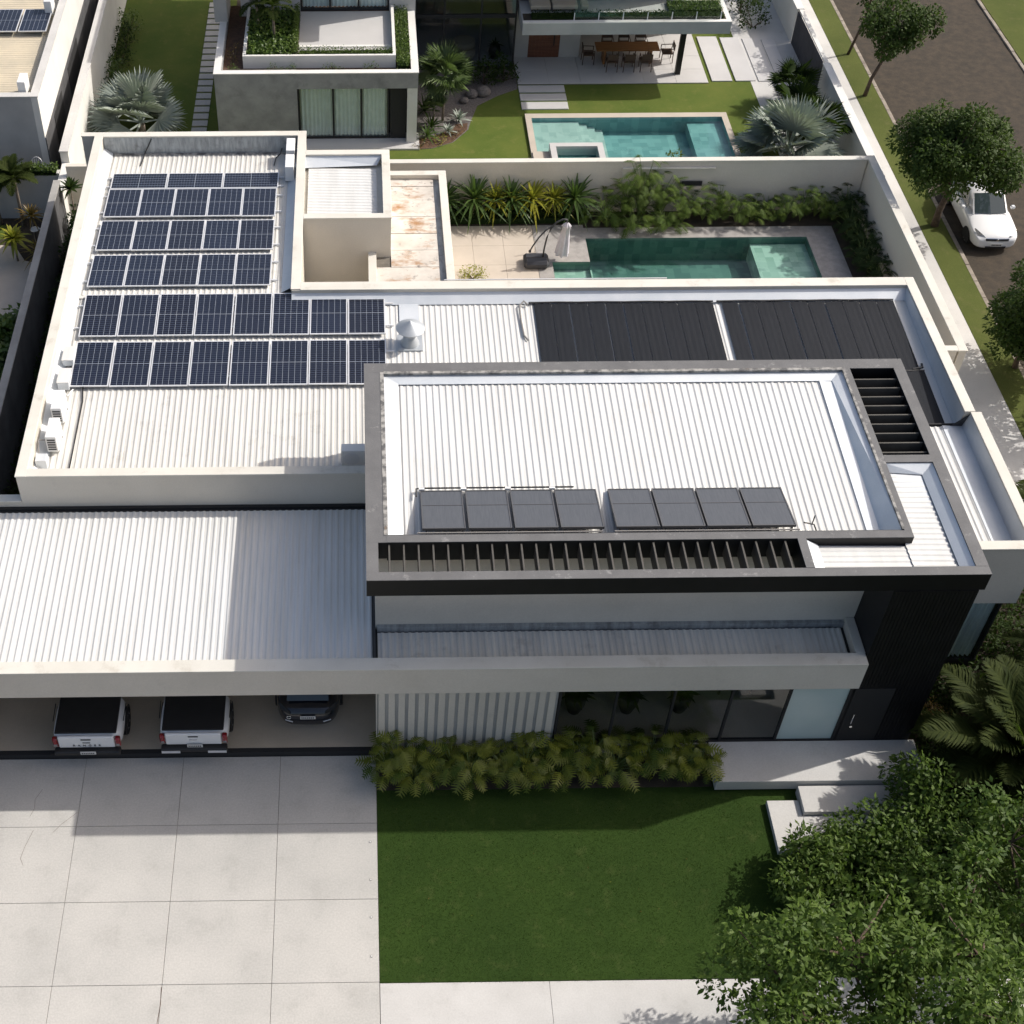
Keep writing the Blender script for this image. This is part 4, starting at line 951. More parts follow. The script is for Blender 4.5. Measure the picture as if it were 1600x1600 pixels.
# ------------------------------------------------------------------ pool garden behind the house
PAN = [strap_mesh(74, 1.1, .075, 'lf_pan', 40 + i, -12, 80, .5) for i in range(2)]; PANY = strap_mesh(70, .95, .07, 'lf_yel', 44, -12, 80, .5); PANG = strap_mesh(40, 1.1, .07, 'lf_dark', 45, -5, 80, .4)
for i, (x, me, s, w) in enumerate([(3.25, PAN[0], .9, 'dark green'), (4.35, PAN[0], 1.12, 'broad green'), (5.15, PANY, .9, 'yellow green'), (5.75, PAN[1], 1.0, 'green'), (6.55, PANY, 1.0, 'bright yellow'), (7.35, PANY, .85, 'small yellow'), (8.15, PAN[1], 1.05, 'tall green')]):
    strap_plant('screw_pine', f'{w} strap-leaved rosette plant along the pool wall, {ORD[i]} from the left', x, 44.95, .3, .85, me, group='strap-leaved plants along the pool wall', az=i * .9, s=s * 1.12)
hedge('low_hedge', 'low dark clipped hedge under the strap-leaved plants by the pool', 3.15, 8.7, 44.55, 45.35, .3, .78, 2600, .10, 'lf_dark', 51)
PHI = [lobed_leaf(.40, .36, 8, 'lf_phil', 60 + i, gap=.55) for i in range(3)]; PHD = [lobed_leaf(.36, .32, 7, 'lf_dark', 66 + i, gap=.5) for i in range(2)]
# climbing shrub that rises over the wall, and the bank of split leaves around it
for i, (x, y, h, n, sp, nm) in enumerate([(9.3, 44.6, 1.3, 24, .8, 'left end of the bank, beside the hedge'), (10.1, 44.9, 1.9, 26, .75, 'second from the left in the bank'), (10.7, 44.9, 2.7, 34, .9, 'tallest of the bank, rising over the garden wall'),
                                          (11.4, 44.8, 2.2, 28, .8, 'just right of the tallest one'), (10.3, 44.1, .9, 20, .7, 'low one overhanging the pool edge left'), (11.5, 44.1, 1.0, 22, .7, 'low one overhanging the pool edge right'), (12.3, 44.6, 1.5, 24, .75, 'below the wall spout')]):
    lobed_plant('philodendron', f'large split-leaf bush by the pool, {nm}', x, y, .3, h, PHI, int(n * 1.8), 200 + i, sp, 1.0, 'split-leaf bushes by the pool wall')
for i in range(9):
    x = 13.1 + i * .62
    lobed_plant('philodendron', f'split-leaf bush in the right wall bed, {ORD[i]} from the spout', x, 44.75 + .2 * math.sin(i * 2), .3, 1.15 + .25 * math.sin(i * 1.3), PHI, 30, 220 + i, .5, .95, 'split-leaf bushes by the pool wall')
for i in range(8):
    lobed_plant('corner_shrub', f'dark leafy shrub in the corner planter beside the street wall, {ORD[i]} from the rear', 18.55 + .15 * math.sin(i * 2.1), 45.0 - i * .62, .3, 1.25 - .04 * i, PHD, 36, 240 + i, .55, .95, 'dark shrubs beside the street wall')
shrub('shrub', 'small variegated shrub peeping over the rear parapet', 4.1, 41.2, .3, .45, .35, .5, 16, 700, .08, 'lf_yel', 61)
# deck, pool, walls
pd = MB().box(3.07, 6.55, 34.76, 44.5, -.06, .25).build('pool_deck', 'joint', kind='structure')
slabs(pd, 'deck', [3.08, 4.22, 5.38, 6.545], [34.8, 36.0, 37.2, 38.4, 39.6, 40.8, 42.0, 43.2, 44.48], .25, .30, .003, .003, .001)
pc = MB().box(6.56, 7.1, 34.76, 44.5, -.06, .298).box(7.1, 8.5, 42.15, 44.5, -.06, .299).box(8.501, 17.95, 43.62, 44.3, -.06, .30).box(16.85, 17.95, 34.76, 43.618, -.06, .297).box(7.101, 16.849, 34.76, 38.6, -.06, .296).build('pool_coping', 'deck_grey', kind='structure')
MB().box(8.5, 19.1, 44.301, 45.4, -.06, .28).box(17.951, 19.1, 34.9, 44.3, -.06, .281).box(3.07, 8.5, 44.501, 45.4, -.06, .279).build('planting_bed', 'soil', kind='structure')
pb = MB()
pb.quad((8.5, 38.6, -.72), (14.75, 38.6, -.72), (14.75, 43.62, -.72), (8.5, 43.62, -.72))
pb.quad((8.5, 38.6, -1.25), (8.5, 38.6, .29), (8.5, 42.15, .05), (8.5, 42.15, -1.25)).quad((8.5, 42.15, -1.25), (8.5, 43.62, -1.25), (8.5, 43.62, .29), (8.5, 42.15, .29))
pb.quad((8.5, 43.615, -1.25), (16.85, 43.615, -1.25), (16.85, 43.615, .29), (8.5, 43.615, .29)).quad((16.845, 38.6, -1.25), (16.845, 43.62, -1.25), (16.845, 43.62, .29), (16.845, 38.6, .29))
pb.quad((8.5, 38.605, -1.25), (16.85, 38.605, -1.25), (16.85, 38.605, .29), (8.5, 38.605, .29)).quad((7.1, 42.145, -.6), (8.5, 42.145, -.6), (8.5, 42.145, .29), (7.1, 42.145, .29)).quad((7.105, 38.6, -.6), (7.105, 42.15, -.6), (7.105, 42.15, .29), (7.105, 38.6, .29))
pb.build('pool_basin', 'tile_deep', kind='structure', fix=False)
ps = MB().box(14.75, 16.84, 38.61, 43.6, -1.2, -.02).box(7.11, 7.75, 38.61, 42.14, -.9, -.08).box(7.751, 8.6, 41.5, 42.14, -.9, -.081).box(7.751, 8.6, 38.61, 40.95, -.9, -.082).box(7.751, 8.5, 40.95, 41.5, -1.0, -.5).build('pool_ledge', 'tile_shallow', kind='structure')
MB().quad((7.1, 38.6, .20), (16.85, 38.6, .20), (16.85, 42.145, .20), (7.1, 42.145, .20)).quad((8.5, 42.145, .20), (16.85, 42.145, .20), (16.85, 43.62, .20), (8.5, 43.62, .20)).build('water', 'water', kind='structure', fix=False)

# boundary walls, each with a coping
def boundary(label, x0, x1, y0, y1, z, m='plaster', cm='cap', z0=-.05, o=.03):
    t = thing('boundary_wall', label, 'wall', ((x0 + x1) / 2, (y0 + y1) / 2, 0))
    MB().box(x0, x1, y0, y1, z0, z - .06).build('wall', m, t); MB().box(x0 - o, x1 + o, y0 - o, y1 + o, z - .058, z).build('coping', cm, t, bev=.008); return t
gw_ = boundary('tall grey rendered wall with cream coping behind the pool', 1.1, 19.08, 45.42, 45.62, 2.5)
MB().box(9.9, 13.4, 45.36, 45.418, .3, 2.2).build('raised_panel', 'plaster', gw_); MB().box(9.9, 13.4, 45.30, 45.42, 2.201, 2.23).build('ledge', 'cap', gw_)
sp_ = thing('wall_spout', 'small wooden framed water spout on the wall above the bushes', 'spout', (12.6, 45.3, 1.6))
MB().box(12.1, 13.1, 45.1, 45.29, 1.42, 1.48).build('tray', 'deck', sp_); MB().box(12.2, 12.98, 45.28, 45.30, 1.48, 1.68).build('slot', 'black_matt', sp_)
MB().box(-10.95, -9.72, 45.42, 45.62, -.05, 2.44).build('boundary_wall', 'plaster', label='short piece of wall between the left boundary and the house', cat='wall')
boundary('long street wall of the pool garden with cream coping', 19.12, 19.36, 34.25, 45.64, 2.5)
boundary('short wall return between the street wall and the house', 17.3, 19.06, 34.26, 34.46, 2.5)
# parasol, closed and hanging from a curved arm
pa = thing('parasol', 'closed grey parasol hanging from a curved dark arm beside the pool', 'parasol', (6.45, 41.95, .3))
bx_ = MB().box(6.02, 6.93, 41.65, 42.35, .30, .62)
bx_.build('base', 'base_plastic', pa, bev=.09)
MB().box(6.08, 6.87, 41.97, 42.02, .60, .64).build('base_rim', 'char', pa, bev=.015)
arc = [(6.72, 42.05, .58), (6.74, 42.08, .95), (6.80, 42.12, 1.4), (6.92, 42.16, 1.75), (7.10, 42.2, 2.0), (7.35, 42.22, 2.12), (7.48, 42.22, 2.1), (7.5, 42.22, 2.0)]
MB().tube(arc, .032, 8).build('arm', 'char', pa, smooth=True)
MB().tube([(7.0, 42.18, 1.88), (6.75, 42.1, 1.75), (6.5, 42.0, 1.5), (6.3, 41.92, 1.2), (6.2, 41.9, .98)], .028, 8).lathe([(.05, .93), (.05, 1.0)], 6.2, 41.9, 10).build('counter_arm', 'char', pa, smooth=False)
mb = MB(); ns = 28
for j, (zz, rr) in enumerate([(1.98, .03), (1.9, .10), (1.80, .16), (1.79, .10), (1.4, .15), (1.0, .19), (.62, .22)]):
    for k in range(ns):
        a = 2 * math.pi * k / ns; r_ = rr * (1 + (.22 if k % 4 < 2 else -.18) * (j > 0)); mb.v.append((7.5 - (1.98 - zz) * .06 + r_ * math.cos(a), 42.22 + r_ * math.sin(a), zz))
mb.f = [(j * ns + k, j * ns + (k + 1) % ns, (j + 1) * ns + (k + 1) % ns, (j + 1) * ns + k) for j in range(6) for k in range(ns)]
mb.build('canopy', 'canvas', pa, smooth=True)
hr = thing('pool_handrail', 'pair of thin metal poles standing on the deck by the parasol', 'handrail', (6.5, 42.4, .3))
MB().tube([(6.50, 42.75, .3), (6.46, 42.75, 1.0)], .012, 6).build('pole', 'chrome', hr); MB().tube([(6.62, 42.75, .3), (6.56, 42.75, 1.05)], .012, 6).build('pole', 'chrome', hr)

# ------------------------------------------------------------------ house behind
B = thing('neighbour_house', 'grey concrete and wood house with planted roof terrace behind the pools', 'house', (3.0, 51, 0))
def bp(nm, m, *b, bev=0): return part(nm, m, B, *b, bev=bev)
# concrete block with terrace on top
bp('wall', 'fairface', -5.72, -2.46, 50.80, 51.15, -.05, 3.18); bp('wall', 'fairface', -2.458, 2.40, 50.80, 51.10, 2.52, 3.18)
bp('wall', 'fairface', -5.72, -5.42, 51.152, 57.0, -.05, 3.18); bp('wall', 'fairface', 2.12, 2.40, 51.102, 57.0, -.05, 3.18)
for b in ((-5.74, 2.42, 50.78, 51.05, 3.181, 3.22), (-5.74, -5.46, 51.051, 56.9, 3.181, 3.221), (2.12, 2.42, 51.051, 56.9, 3.181, 3.221)): bp('coping', 'white_rough', *b)
bp('column', 'white_rough', 1.98, 2.38, 50.83, 51.08, -.05, 2.518); bp('base', 'porcelain', -2.6, 2.5, 50.35, 51.6, -.05, .06)
bw = bp('window', 'black_matt', -2.45, 1.95, 51.16, 51.24, .062, .13)
xs = [-2.42, -1.02, .12, 1.22]
for i, x in enumerate(xs): part('mullion', 'black_matt', bw, x - .035, x + .035, 51.16, 51.24, .132, 2.518)
part('mullion', 'black_matt', bw, 1.30, 1.95, 51.15, 51.24, .132, 2.518)
for a, b in zip(xs, xs[1:]): part('pane', 'glass_clear', bw, a + .036, b - .036, 51.19, 51.20, .132, 2.518); curtain(bw, a + .04, b - .04, 51.32, .13, 2.5, .16, .05)
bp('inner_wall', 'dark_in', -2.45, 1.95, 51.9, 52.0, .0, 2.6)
bp('terrace_slab', 'bark', -5.418, 2.118, 51.152, 57.0, 2.6, 2.98)
# raised planter ring, terrace floor
bp('planter_wall', 'white_rough', -4.60, 1.52, 51.62, 51.74, 2.98, 3.52); bp('planter_wall', 'white_rough', -4.60, -4.48, 51.742, 55.9, 2.98, 3.519); bp('planter_wall', 'white_rough', 1.40, 1.52, 51.742, 55.9, 2.98, 3.519)
tf = bp('terrace_floor', 'porcelain', -2.40, 1.398, 52.3, 56.0, 2.985, 3.2); bp('planter_soil', 'soil', -4.478, -2.402, 51.745, 55.9, 2.985, 3.3); bp('planter_soil', 'soil', -2.402, 1.398, 51.745, 52.298, 2.985, 3.3)
MB().box(-2.38, 1.35, 52.9, 53.05, 3.201, 3.23).build('strip', 'white_rough', tf)
# upper storey
bp('upper_wall', 'porcelain', -4.9, -2.4, 56.0, 56.3, 3.0, 7.0); bp('upper_wall', 'porcelain', 1.35, 2.45, 56.0, 56.3, 3.0, 7.0); bp('upper_wall', 'grey_wall', -5.95, -5.42, 55.1, 66, 3.2, 7.0); bp('upper_wall', 'dark_in', -5.42, -4.9, 57.5, 57.7, 3.0, 7.0); bp('roof', 'grey_wall', -6.0, 2.5, 54.7, 66, 7.01, 7.3)
bp('roof', 'grey_wall', 6.91, 14.2, 55.2, 62, 6.55, 6.85)
uw = bp('window', 'black_matt', -2.398, 1.348, 56.05, 56.2, 3.2, 3.29)
xs = [-2.36, -1.15, .05, 1.31]
for x in xs: part('mullion', 'black_matt', uw, x - .035, x + .035, 56.05, 56.2, 3.291, 5.9)
for a, b in zip(xs, xs[1:]): part('pane', 'glass_clear', uw, a + .036, b - .036, 56.10, 56.11, 3.291, 5.9); curtain(uw, a + .04, b - .04, 56.25, 3.3, 5.9, .16, .05)
bp('inner_wall', 'dark_in', -2.4, 1.35, 56.8, 56.9, 3.2, 6.0)
# tall glazed link
gl = bp('glazed_link', 'black_matt', 2.45, 6.90, 56.9, 57.0, -.05, .10)
for x in (2.52, 3.75, 5.35, 6.85): part('mullion', 'black_matt', gl, x - .035, x + .035, 56.9, 57.0, .102, 5.5)
for z in (2.4,): 
    for a, b in ((2.556, 3.714), (3.786, 5.314), (5.386, 6.814)): part('transom', 'black_matt', gl, a, b, 56.9, 57.0, z, z + .16)
for a, b in ((2.556, 3.714), (3.786, 5.314), (5.386, 6.814)):
    part('pane', 'glass_dark', gl, a, b, 56.945, 56.955, .102, 2.398); part('pane', 'glass_dark', gl, a, b, 56.945, 56.955, 2.562, 5.5)
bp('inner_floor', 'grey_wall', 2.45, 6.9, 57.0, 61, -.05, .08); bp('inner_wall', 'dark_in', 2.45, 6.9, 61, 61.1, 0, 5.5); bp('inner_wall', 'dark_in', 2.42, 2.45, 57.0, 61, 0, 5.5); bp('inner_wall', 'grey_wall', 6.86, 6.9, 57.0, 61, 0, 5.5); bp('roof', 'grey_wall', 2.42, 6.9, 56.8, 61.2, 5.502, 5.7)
bp('inner_floor', 'dark_in', 2.46, 6.85, 58.6, 61, 2.3, 2.45)
arm = thing('armchair', 'pale round armchair seen through the dark glazing', 'armchair', (4.75, 57.9, .08))
MB().lathe([(.42, .10), (.5, .2), (.5, .42), (.40, .46)], 4.75, 57.9, 18).build('seat', 'cushion', arm, smooth=True); MB().lathe([(.30, .46), (.5, .5), (.5, .75), (.44, .76)], 4.75, 58.12, 18).build('back', 'cushion', arm, smooth=True)
pot = thing('floor_vase', 'dark vase with a plant inside the glazed room', 'vase', (6.1, 57.8, .08)); MB().lathe([(.18, .08), (.28, .4), (.22, .7)], 6.1, 57.8, 14).build('vase', 'terracotta', pot, smooth=True); link('leaves', strap_mesh(16, .5, .05, 'lf_dark', 71), pot).location = (0, 0, .6)
# balcony wing on the right
bp('balcony_slab', 'grey_wall', 6.95, 15.75, 55.20, 60.5, 2.48, 2.998)
bp('balcony_lip', 'white_rough', 6.95, 15.75, 55.20, 55.42, 2.999, 3.03); bp('balcony_lip', 'white_rough', 15.55, 15.75, 55.421, 60.4, 2.999, 3.031)
bp('balcony_soil', 'soil', 7.0, 15.54, 55.43, 56.05, 2.999, 3.02); bp('balcony_floor', 'deck', 14.3, 15.54, 56.06, 60, 2.999, 3.015)
rail = bp('glass_rail', 'glass_clear', 9.1, 15.3, 55.44, 55.455, 3.03, 3.9)
for i in range(7): part('post', 'alu', rail, 9.1 + i * 1.03, 9.14 + i * 1.03, 55.42, 55.438, 3.03, 3.35)
cl = bp('cladding', 'wood_red', 7.0, 14.2, 57.3, 57.5, 3.0, 6.0)
for i in range(48): part('board', 'wood_red', cl, 7.0 + i * .15, 7.0 + i * .15 + .13, 57.27, 57.299, 3.02, 6.0)
part('window', 'carglass', cl, 9.3, 10.6, 57.2, 57.268, 3.05, 5.2)
for i, (a, b) in enumerate(((7.35, 8.2), (8.28, 9.35), (9.5, 9.8))):
    t = thing('lounger', f'beige cushioned lounge seat on the balcony, {ORD[i]} from the left', 'lounger', ((a + b) / 2, 56.3, 3.0), group='lounge seats on the balcony')
    MB().box(a, b, 56.15, 56.95, 3.12, 3.30).build('seat', 'cushion', t, bev=.03); MB().add([(a, 56.95, 3.2), (b, 56.95, 3.2), (b, 57.18, 3.7), (a, 57.18, 3.7), (a, 57.08, 3.16), (b, 57.08, 3.16), (b, 57.26, 3.66), (a, 57.26, 3.66)], ((0, 1, 2, 3), (4, 7, 6, 5), (0, 4, 5, 1), (3, 2, 6, 7), (0, 3, 7, 4), (1, 5, 6, 2))).build('backrest', 'cushion', t)
    for xx in (a + .04, b - .1): MB().box(xx, xx + .06, 56.25, 56.31, 3.0, 3.12).build('leg', 'chairwood', t)
bp('pillar', 'black', 13.98, 14.20, 56.25, 56.47, -.05, 2.479)
bp('rear_wall', 'grey_wall', 9.0, 9.9, 57.9, 60.3, -.05, 2.479); bp('rear_wall', 'dark_in', 9.9, 15.4, 60.3, 60.5, -.05, 2.479); bp('rear_wall', 'grey_wall', 6.95, 7.6, 57.9, 58.1, -.05, 2.479)
wd_ = bp('wood_door', 'wood', 7.602, 8.998, 57.92, 58.0, .0, 2.479)
for i in range(9): part('board', 'wood', wd_, 7.61 + i * .154, 7.61 + i * .154 + .148, 57.895, 57.918, .01, 2.46)
part('pull', 'black_matt', wd_, 8.72, 8.76, 57.86, 57.893, .6, 1.7)
# terrace, lawn, pavers, pool of that garden
te = MB().box(6.97, 15.35, 55.55, 60.3, -.05, .0).build('patio', 'joint', kind='structure')
slabs(te, 'porcelain', [6.98, 8.36, 9.75, 11.15, 12.55, 13.95, 15.34], [55.56, 56.75, 57.93, 59.1, 60.29], .0, .03, .004, .004)
def stepping(name, rects_, m, kind_label):
    for i, (a, b, c, d) in enumerate(rects_):
        MB().box(a, b, c, d, -.05, .035).build(name, m, bev=.008, label=f'{kind_label}, {ORD[i]}', cat='paving slab', group=name.replace('_', ' ') + 's')
stepping('stepping_slab', [(6.98, 8.98, 54.87, 55.42), (6.98, 8.98, 54.17, 54.72), (6.98, 8.98, 53.45, 54.02)], 'porcelain', 'pale stepping slab from the patio towards the pool')
stepping('paver_slab', [(15.52, 16.42, 55.7, 59.7), (16.56, 17.44, 55.7, 59.6), (17.56, 18.3, 55.65, 59.5), (18.42, 19.0, 55.6, 59.4)], 'porcelain', 'long pale paver running beside the patio counted from the pillar')
lb = MB()
for a, b, c, d in rects(2.5, 19.7, 45.63, 66, [(7.05, 15.6, 47.4, 52.95)]): lb.box(a, b, c, d, -.055, -.012)
lb.box(-10.98, -5.73, 45.63, 80, -.055, -.0125).box(-5.729, 2.499, 45.63, 50.79, -.055, -.013).build('rear_lawn', 'lawn_back', kind='structure', fix=False)
for i in range(22):
    MB().box(-7.0, -6.36, 51.2 + i * .56, 51.2 + i * .56 + .42, -.05, .02).build('path_slab', 'concrete', label=f'grey path slab beside the concrete house, {i + 1} from the near end' if i > 19 else f'grey path slab beside the concrete house, {ORD[i]} from the near end', cat='paving slab', group='path slabs')
prim = MB().box(7.05, 15.6, 52.6, 52.95, -.06, .10).box(7.05, 7.30, 47.6, 52.598, -.06, .099).box(15.35, 15.6, 47.6, 52.598, -.06, .098).build('pool_coping', 'deck', kind='structure')
MB().box(7.3, 15.35, 47.4, 47.59, -.06, .1).build('pool_coping', 'deck', kind='structure')
q = MB().quad((7.3, 47.6, -.62), (15.35, 47.6, -.62), (15.35, 52.6, -.62), (7.3, 52.6, -.62)).quad((7.3, 52.595, -1.1), (15.35, 52.595, -1.1), (15.35, 52.595, .09), (7.3, 52.595, .09)).quad((15.345, 47.6, -1.1), (15.345, 52.6, -1.1), (15.345, 52.6, .09), (15.345, 47.6, .09)).quad((7.305, 47.6, -1.1), (7.305, 52.6, -1.1), (7.305, 52.6, .09), (7.305, 47.6, .09)).quad((7.3, 47.605, -1.1), (15.35, 47.605, -1.1), (15.35, 47.605, .09), (7.3, 47.605, .09))
q.build('pool_basin', 'tile_teal', kind='structure', fix=False)
lg = MB().box(7.31, 9.3, 47.61, 52.59, -1.05, -.10)
for i in range(3): lg.box(9.301 + i * .35, 9.65 + i * .35, 47.61, 52.589, -1.05, -.22 - .13 * i)
lg.build('pool_ledge', 'tile_teal2', kind='structure'); MB().box(13.9, 15.34, 47.61, 52.588, -1.05, -.18).build('pool_ledge', 'tile_teal', kind='structure')
MB().quad((7.3, 47.6, .0), (15.35, 47.6, .0), (15.35, 52.6, .0), (7.3, 52.6, .0)).build('water', 'water', kind='structure', fix=False)
sp = thing('spa_tub', 'square white rimmed spa basin at the edge of the rear pool', 'spa', (8.9, 49.5, .3))
for b in ((7.78, 9.95, 49.85, 50.12, -.3, .42), (7.78, 8.02, 48.2, 49.848, -.3, .419), (9.71, 9.95, 48.2, 49.848, -.3, .418), (7.78, 9.95, 48.0, 48.198, -.3, .417)): MB().box(*b).build('rim', 'porcelain', sp)
MB().box(8.021, 9.709, 48.199, 49.849, -.3, .0).build('basin', 'tile_teal', sp); MB().quad((8.02, 48.2, .30), (9.71, 48.2, .30), (9.71, 49.85, .30), (8.02, 49.85, .30)).build('spa_water', 'water', sp, fix=False)
MB().box(7.1, 7.77, 47.6, 49.9, -.05, .16).build('timber_deck', 'deck', label='small timber deck between the spa and the lawn', cat='deck')
# dining table and chairs
dt = thing('dining_table', 'long brown wooden dining table under the balcony', 'table', (11.9, 57.5, .03))
for k in range(4): MB().box(10.55, 13.35, 57.1 + k * .2, 57.1 + k * .2 + .196, .70, .75).build('plank', 'wood_table', dt, bev=.006)
for xx in (10.9, 12.95): MB().box(xx, xx + .1, 57.2, 57.8, .03, .70).build('leg', 'wood_table', dt)
def chair(x, y, rz, label):
    t = thing('dining_chair', label, 'chair', (x, y, .03), rz, 'dining chairs under the balcony', local=True)
    MB().box(-.25, .25, -.23, .25, .42, .47).build('seat', 'chairwood', t, bev=.01)
    for sx in (-1, 1):
        MB().tube([(sx * .24, -.24, 0), (sx * .23, -.23, .66)], .02, 6).build('leg', 'chairwood', t); MB().tube([(sx * .24, .26, 0), (sx * .23, .25, .45), (sx * .22, .30, .86)], .02, 6).build('leg', 'chairwood', t)
        MB().tube([(sx * .24, -.24, .65), (sx * .24, .29, .67)], .018, 6).build('armrest', 'chairwood', t)
    MB().box(-.22, .22, .27, .31, .58, .86).build('backrest', 'chairwood', t, bev=.01)
for i in range(3): chair(11.2 + i * .75, 56.75, R(180), f'dark wooden chair on the near side of the dining table, {ORD[i]} from left')
for i in range(3): chair(11.2 + i * .75, 58.25, 0, f'dark wooden chair on the far side of the dining table, {ORD[i]} from left')
chair(13.75, 57.5, R(-90), 'sunlit wooden chair at the right head of the dining table')
chair(10.25, 57.4, R(90), 'shaded wooden chair at the left head of the dining table')
# street wall and gate of that garden
boundary('white street wall of the rear garden, near piece', 19.72, 20.0, 45.66, 54.3, 1.6, 'white_rough', 'white_rough'); boundary('white street wall of the rear garden, far piece beyond the gate', 19.72, 20.0, 59.2, 78, 1.6, 'white_rough', 'white_rough')
gt = thing('side_gate', 'tall dark grey panel gate in the street wall of the rear garden', 'gate', (19.75, 56.7, 0))
for i in range(12): MB().box(19.74, 19.79, 54.4 + i * .393, 54.4 + i * .393 + .383, .0, 1.5).build('panel', 'dark_pave', gt)
MB().box(19.80, 19.98, 54.36, 59.15, 1.52, 1.58).build('lintel', 'white_rough', gt)
# plants of the rear garden
bed = [(2.45, 50.4), (3.0, 50.45), (3.9, 50.9), (4.6, 51.9), (4.75, 52.6), (5.1, 53.8), (6.0, 54.6), (6.95, 55.2), (6.95, 56.88), (2.45, 56.88)]
MB().prism(bed, -.05, .0).build('planting_bed', 'gravel', kind='structure')
MB().prism([(2.5, 50.42), (3.0, 50.47), (3.88, 50.92), (4.55, 51.9), (4.6, 52.4), (4.1, 52.3), (3.4, 51.5), (2.5, 51.2)], -.05, .008).build('planting_bed', 'bark', kind='structure')
BIS = [fan_frond(.95, .75, 34, 1.9, 'lf_bis', 80 + i, .6, .18, .035) for i in range(3)]
FAN = [fan_frond(.80, .55, 26, 1.7, 'lf_fan', 84 + i, .45, .3, .03) for i in range(3)]
FAD = [fan_frond(.85, .6, 26, 1.7, 'lf_dark', 88 + i, .45, .3, .03) for i in range(2)]
fan_palm('silver blue fan palm on the rear lawn at the left', -8.95, 51.4, 0, .7, BIS, 18, 5, -10, 78, 1.35, .16, group='silver fan palms')
fan_palm('silver blue fan palm beside the rear pool at the right', 17.1, 48.6, 0, .8, BIS, 20, 6, -10, 78, 1.4, .17, group='silver fan palms')
fan_palm('green fan palm with slender bent trunk in front of the glazed room', 3.55, 52.6, 0, 1.9, FAN, 22, 7, -30, 80, 1.0, .05, (.05, .1))
fan_palm('small pale fan palm below the slender fan palm', 3.15, 52.2, 0, .75, FAN, 8, 8, 30, 82, .6, .04)
fan_palm('dark fan palm behind the silver palm by the street wall', 18.0, 51.2, 0, 1.0, FAD, 14, 9, -10, 75, 1.0, .1)
fan_palm('dark fan palm leaning on the street wall coping', 18.5, 49.6, 0, 1.3, FAD, 13, 10, -10, 75, 1.0, .1)
fan_palm('dark fan palm at the end of the long pavers', 18.4, 53.6, 0, .9, FAD, 13, 19, -10, 75, .9, .1)
AG = strap_mesh(26, .55, .07, 'lf_bis', 90, 10, 80, .35); AGG = strap_mesh(30, .7, .05, 'lf_pan', 91, 10, 80, .5); AGD = strap_mesh(30, .8, .05, 'lf_dark', 92, 10, 80, .5)
for x, y, me, s, w in ((4.25, 52.5, AG, 1.0, 'silvery spiky plant on the gravel beside the fan palm'), (3.75, 51.55, AG, .8, 'small silvery spiky plant on the bark bed'), (2.85, 51.2, AGG, 1.1, 'green grassy clump at the near end of the curved bed'), (3.05, 51.9, AGD, 1.0, 'dark grassy clump behind the green clump'), (2.8, 53.2, AGD, 1.2, 'dark grassy clump against the house wall'),
                       (16.0, 47.4, AGG, .9, 'bright leafy clump at the pool corner by the silver palm')): strap_plant('spiky_plant', w, x, y, 0, .12, me, s=s)
for x, y, w, m in ((3.4, 50.9, 'yellow flowering groundcover along the curved bed', 'lf_yel'), (4.05, 51.5, 'rust coloured groundcover on the bark bed', 'lf_rust'), (2.6, 50.6, 'small reddish plant at the house corner', 'lf_rust')): shrub('groundcover_plant', w, x, y, 0, .4, .3, .25, 12, 900, .06, m, int(x * 100), cat='plant', lr=(.08, .15))
for x, y, w in ((4.5, 55.4, 'left'), (5.5, 55.6, 'middle'), (6.4, 55.9, 'right')): shrub('shrub', f'dark shrub in front of the glazed room, {w} of three', x, y, 0, .65, .5, 1.3, 22, 600, .14, 'lf_dark', int(x * 37))
for i, (x, y, s) in enumerate(((4.9, 54.6, .3), (5.4, 54.75, .36), (4.55, 54.1, .22))):
    MB().lathe([(s * .6, -.05), (s, .1), (s * .85, s * .7), (s * .3, s)], x, y, 10).build('boulder', 'gravel', label=f'rounded grey boulder in the curved bed, {["smallest upright", "largest", "nearest low"][i]} one', cat='boulder', smooth=True)
for i in range(7):
    shrub('wall_shrub', f'dark shrub along the white left boundary wall, {ORD[i]} from the near end', -10.55, 51.4 + i * 1.55, 0, .5, .75, 1.0, 20, 600, .12, 'lf_dark' if i % 3 else 'lf_hedge', 300 + i, group='shrubs along the left boundary wall')
for i in range(4): shrub('wall_shrub', f'dark shrub in the shade right of the rear house, {ORD[i]} from the pavers', 18.3 - .3 * (i % 2), 60.6 + i * 1.4, 0, .7, .7, 1.6, 24, 500, .14, 'lf_dark', 320 + i, group='shrubs right of the rear house')
# terrace planting
hedge('terrace_hedge', 'clipped hedge along the front edge of the roof terrace', -2.38, 1.39, 51.76, 52.28, 3.3, 3.56, 2200, .07, 'lf_hedge', 95); hedge('terrace_hedge', 'leafy green block in the left planter of the roof terrace', -4.46, -2.62, 51.78, 55.7, 3.3, 3.6, 2600, .12, 'lf_broad', 96, wr=.75)
hedge('terrace_hedge', 'narrow hedge between the planter and the terrace floor', -2.60, -2.41, 51.78, 55.7, 3.3, 3.72, 1500, .07, 'lf_hedge', 97); hedge('terrace_hedge', 'hedge along the right edge of the roof terrace', 1.55, 2.08, 51.3, 56.4, 2.98, 3.42, 2800, .08, 'lf_hedge', 98)
for i, (x, w) in enumerate(((-3.3, .35), (-2.6, .25), (-1.0, .4), (.55, .45), (-5.0, .25))): shrub('terrace_shrub', f'low shrub in the brown strip of the roof terrace, {["left pair larger", "left pair smaller", "middle", "right", "corner"][i]} one', x, 51.35, 2.98, w, .16, .3, 12, 900, .06, 'lf_hedge', 330 + i, group='low shrubs on the roof terrace', lr=(.08, .15))
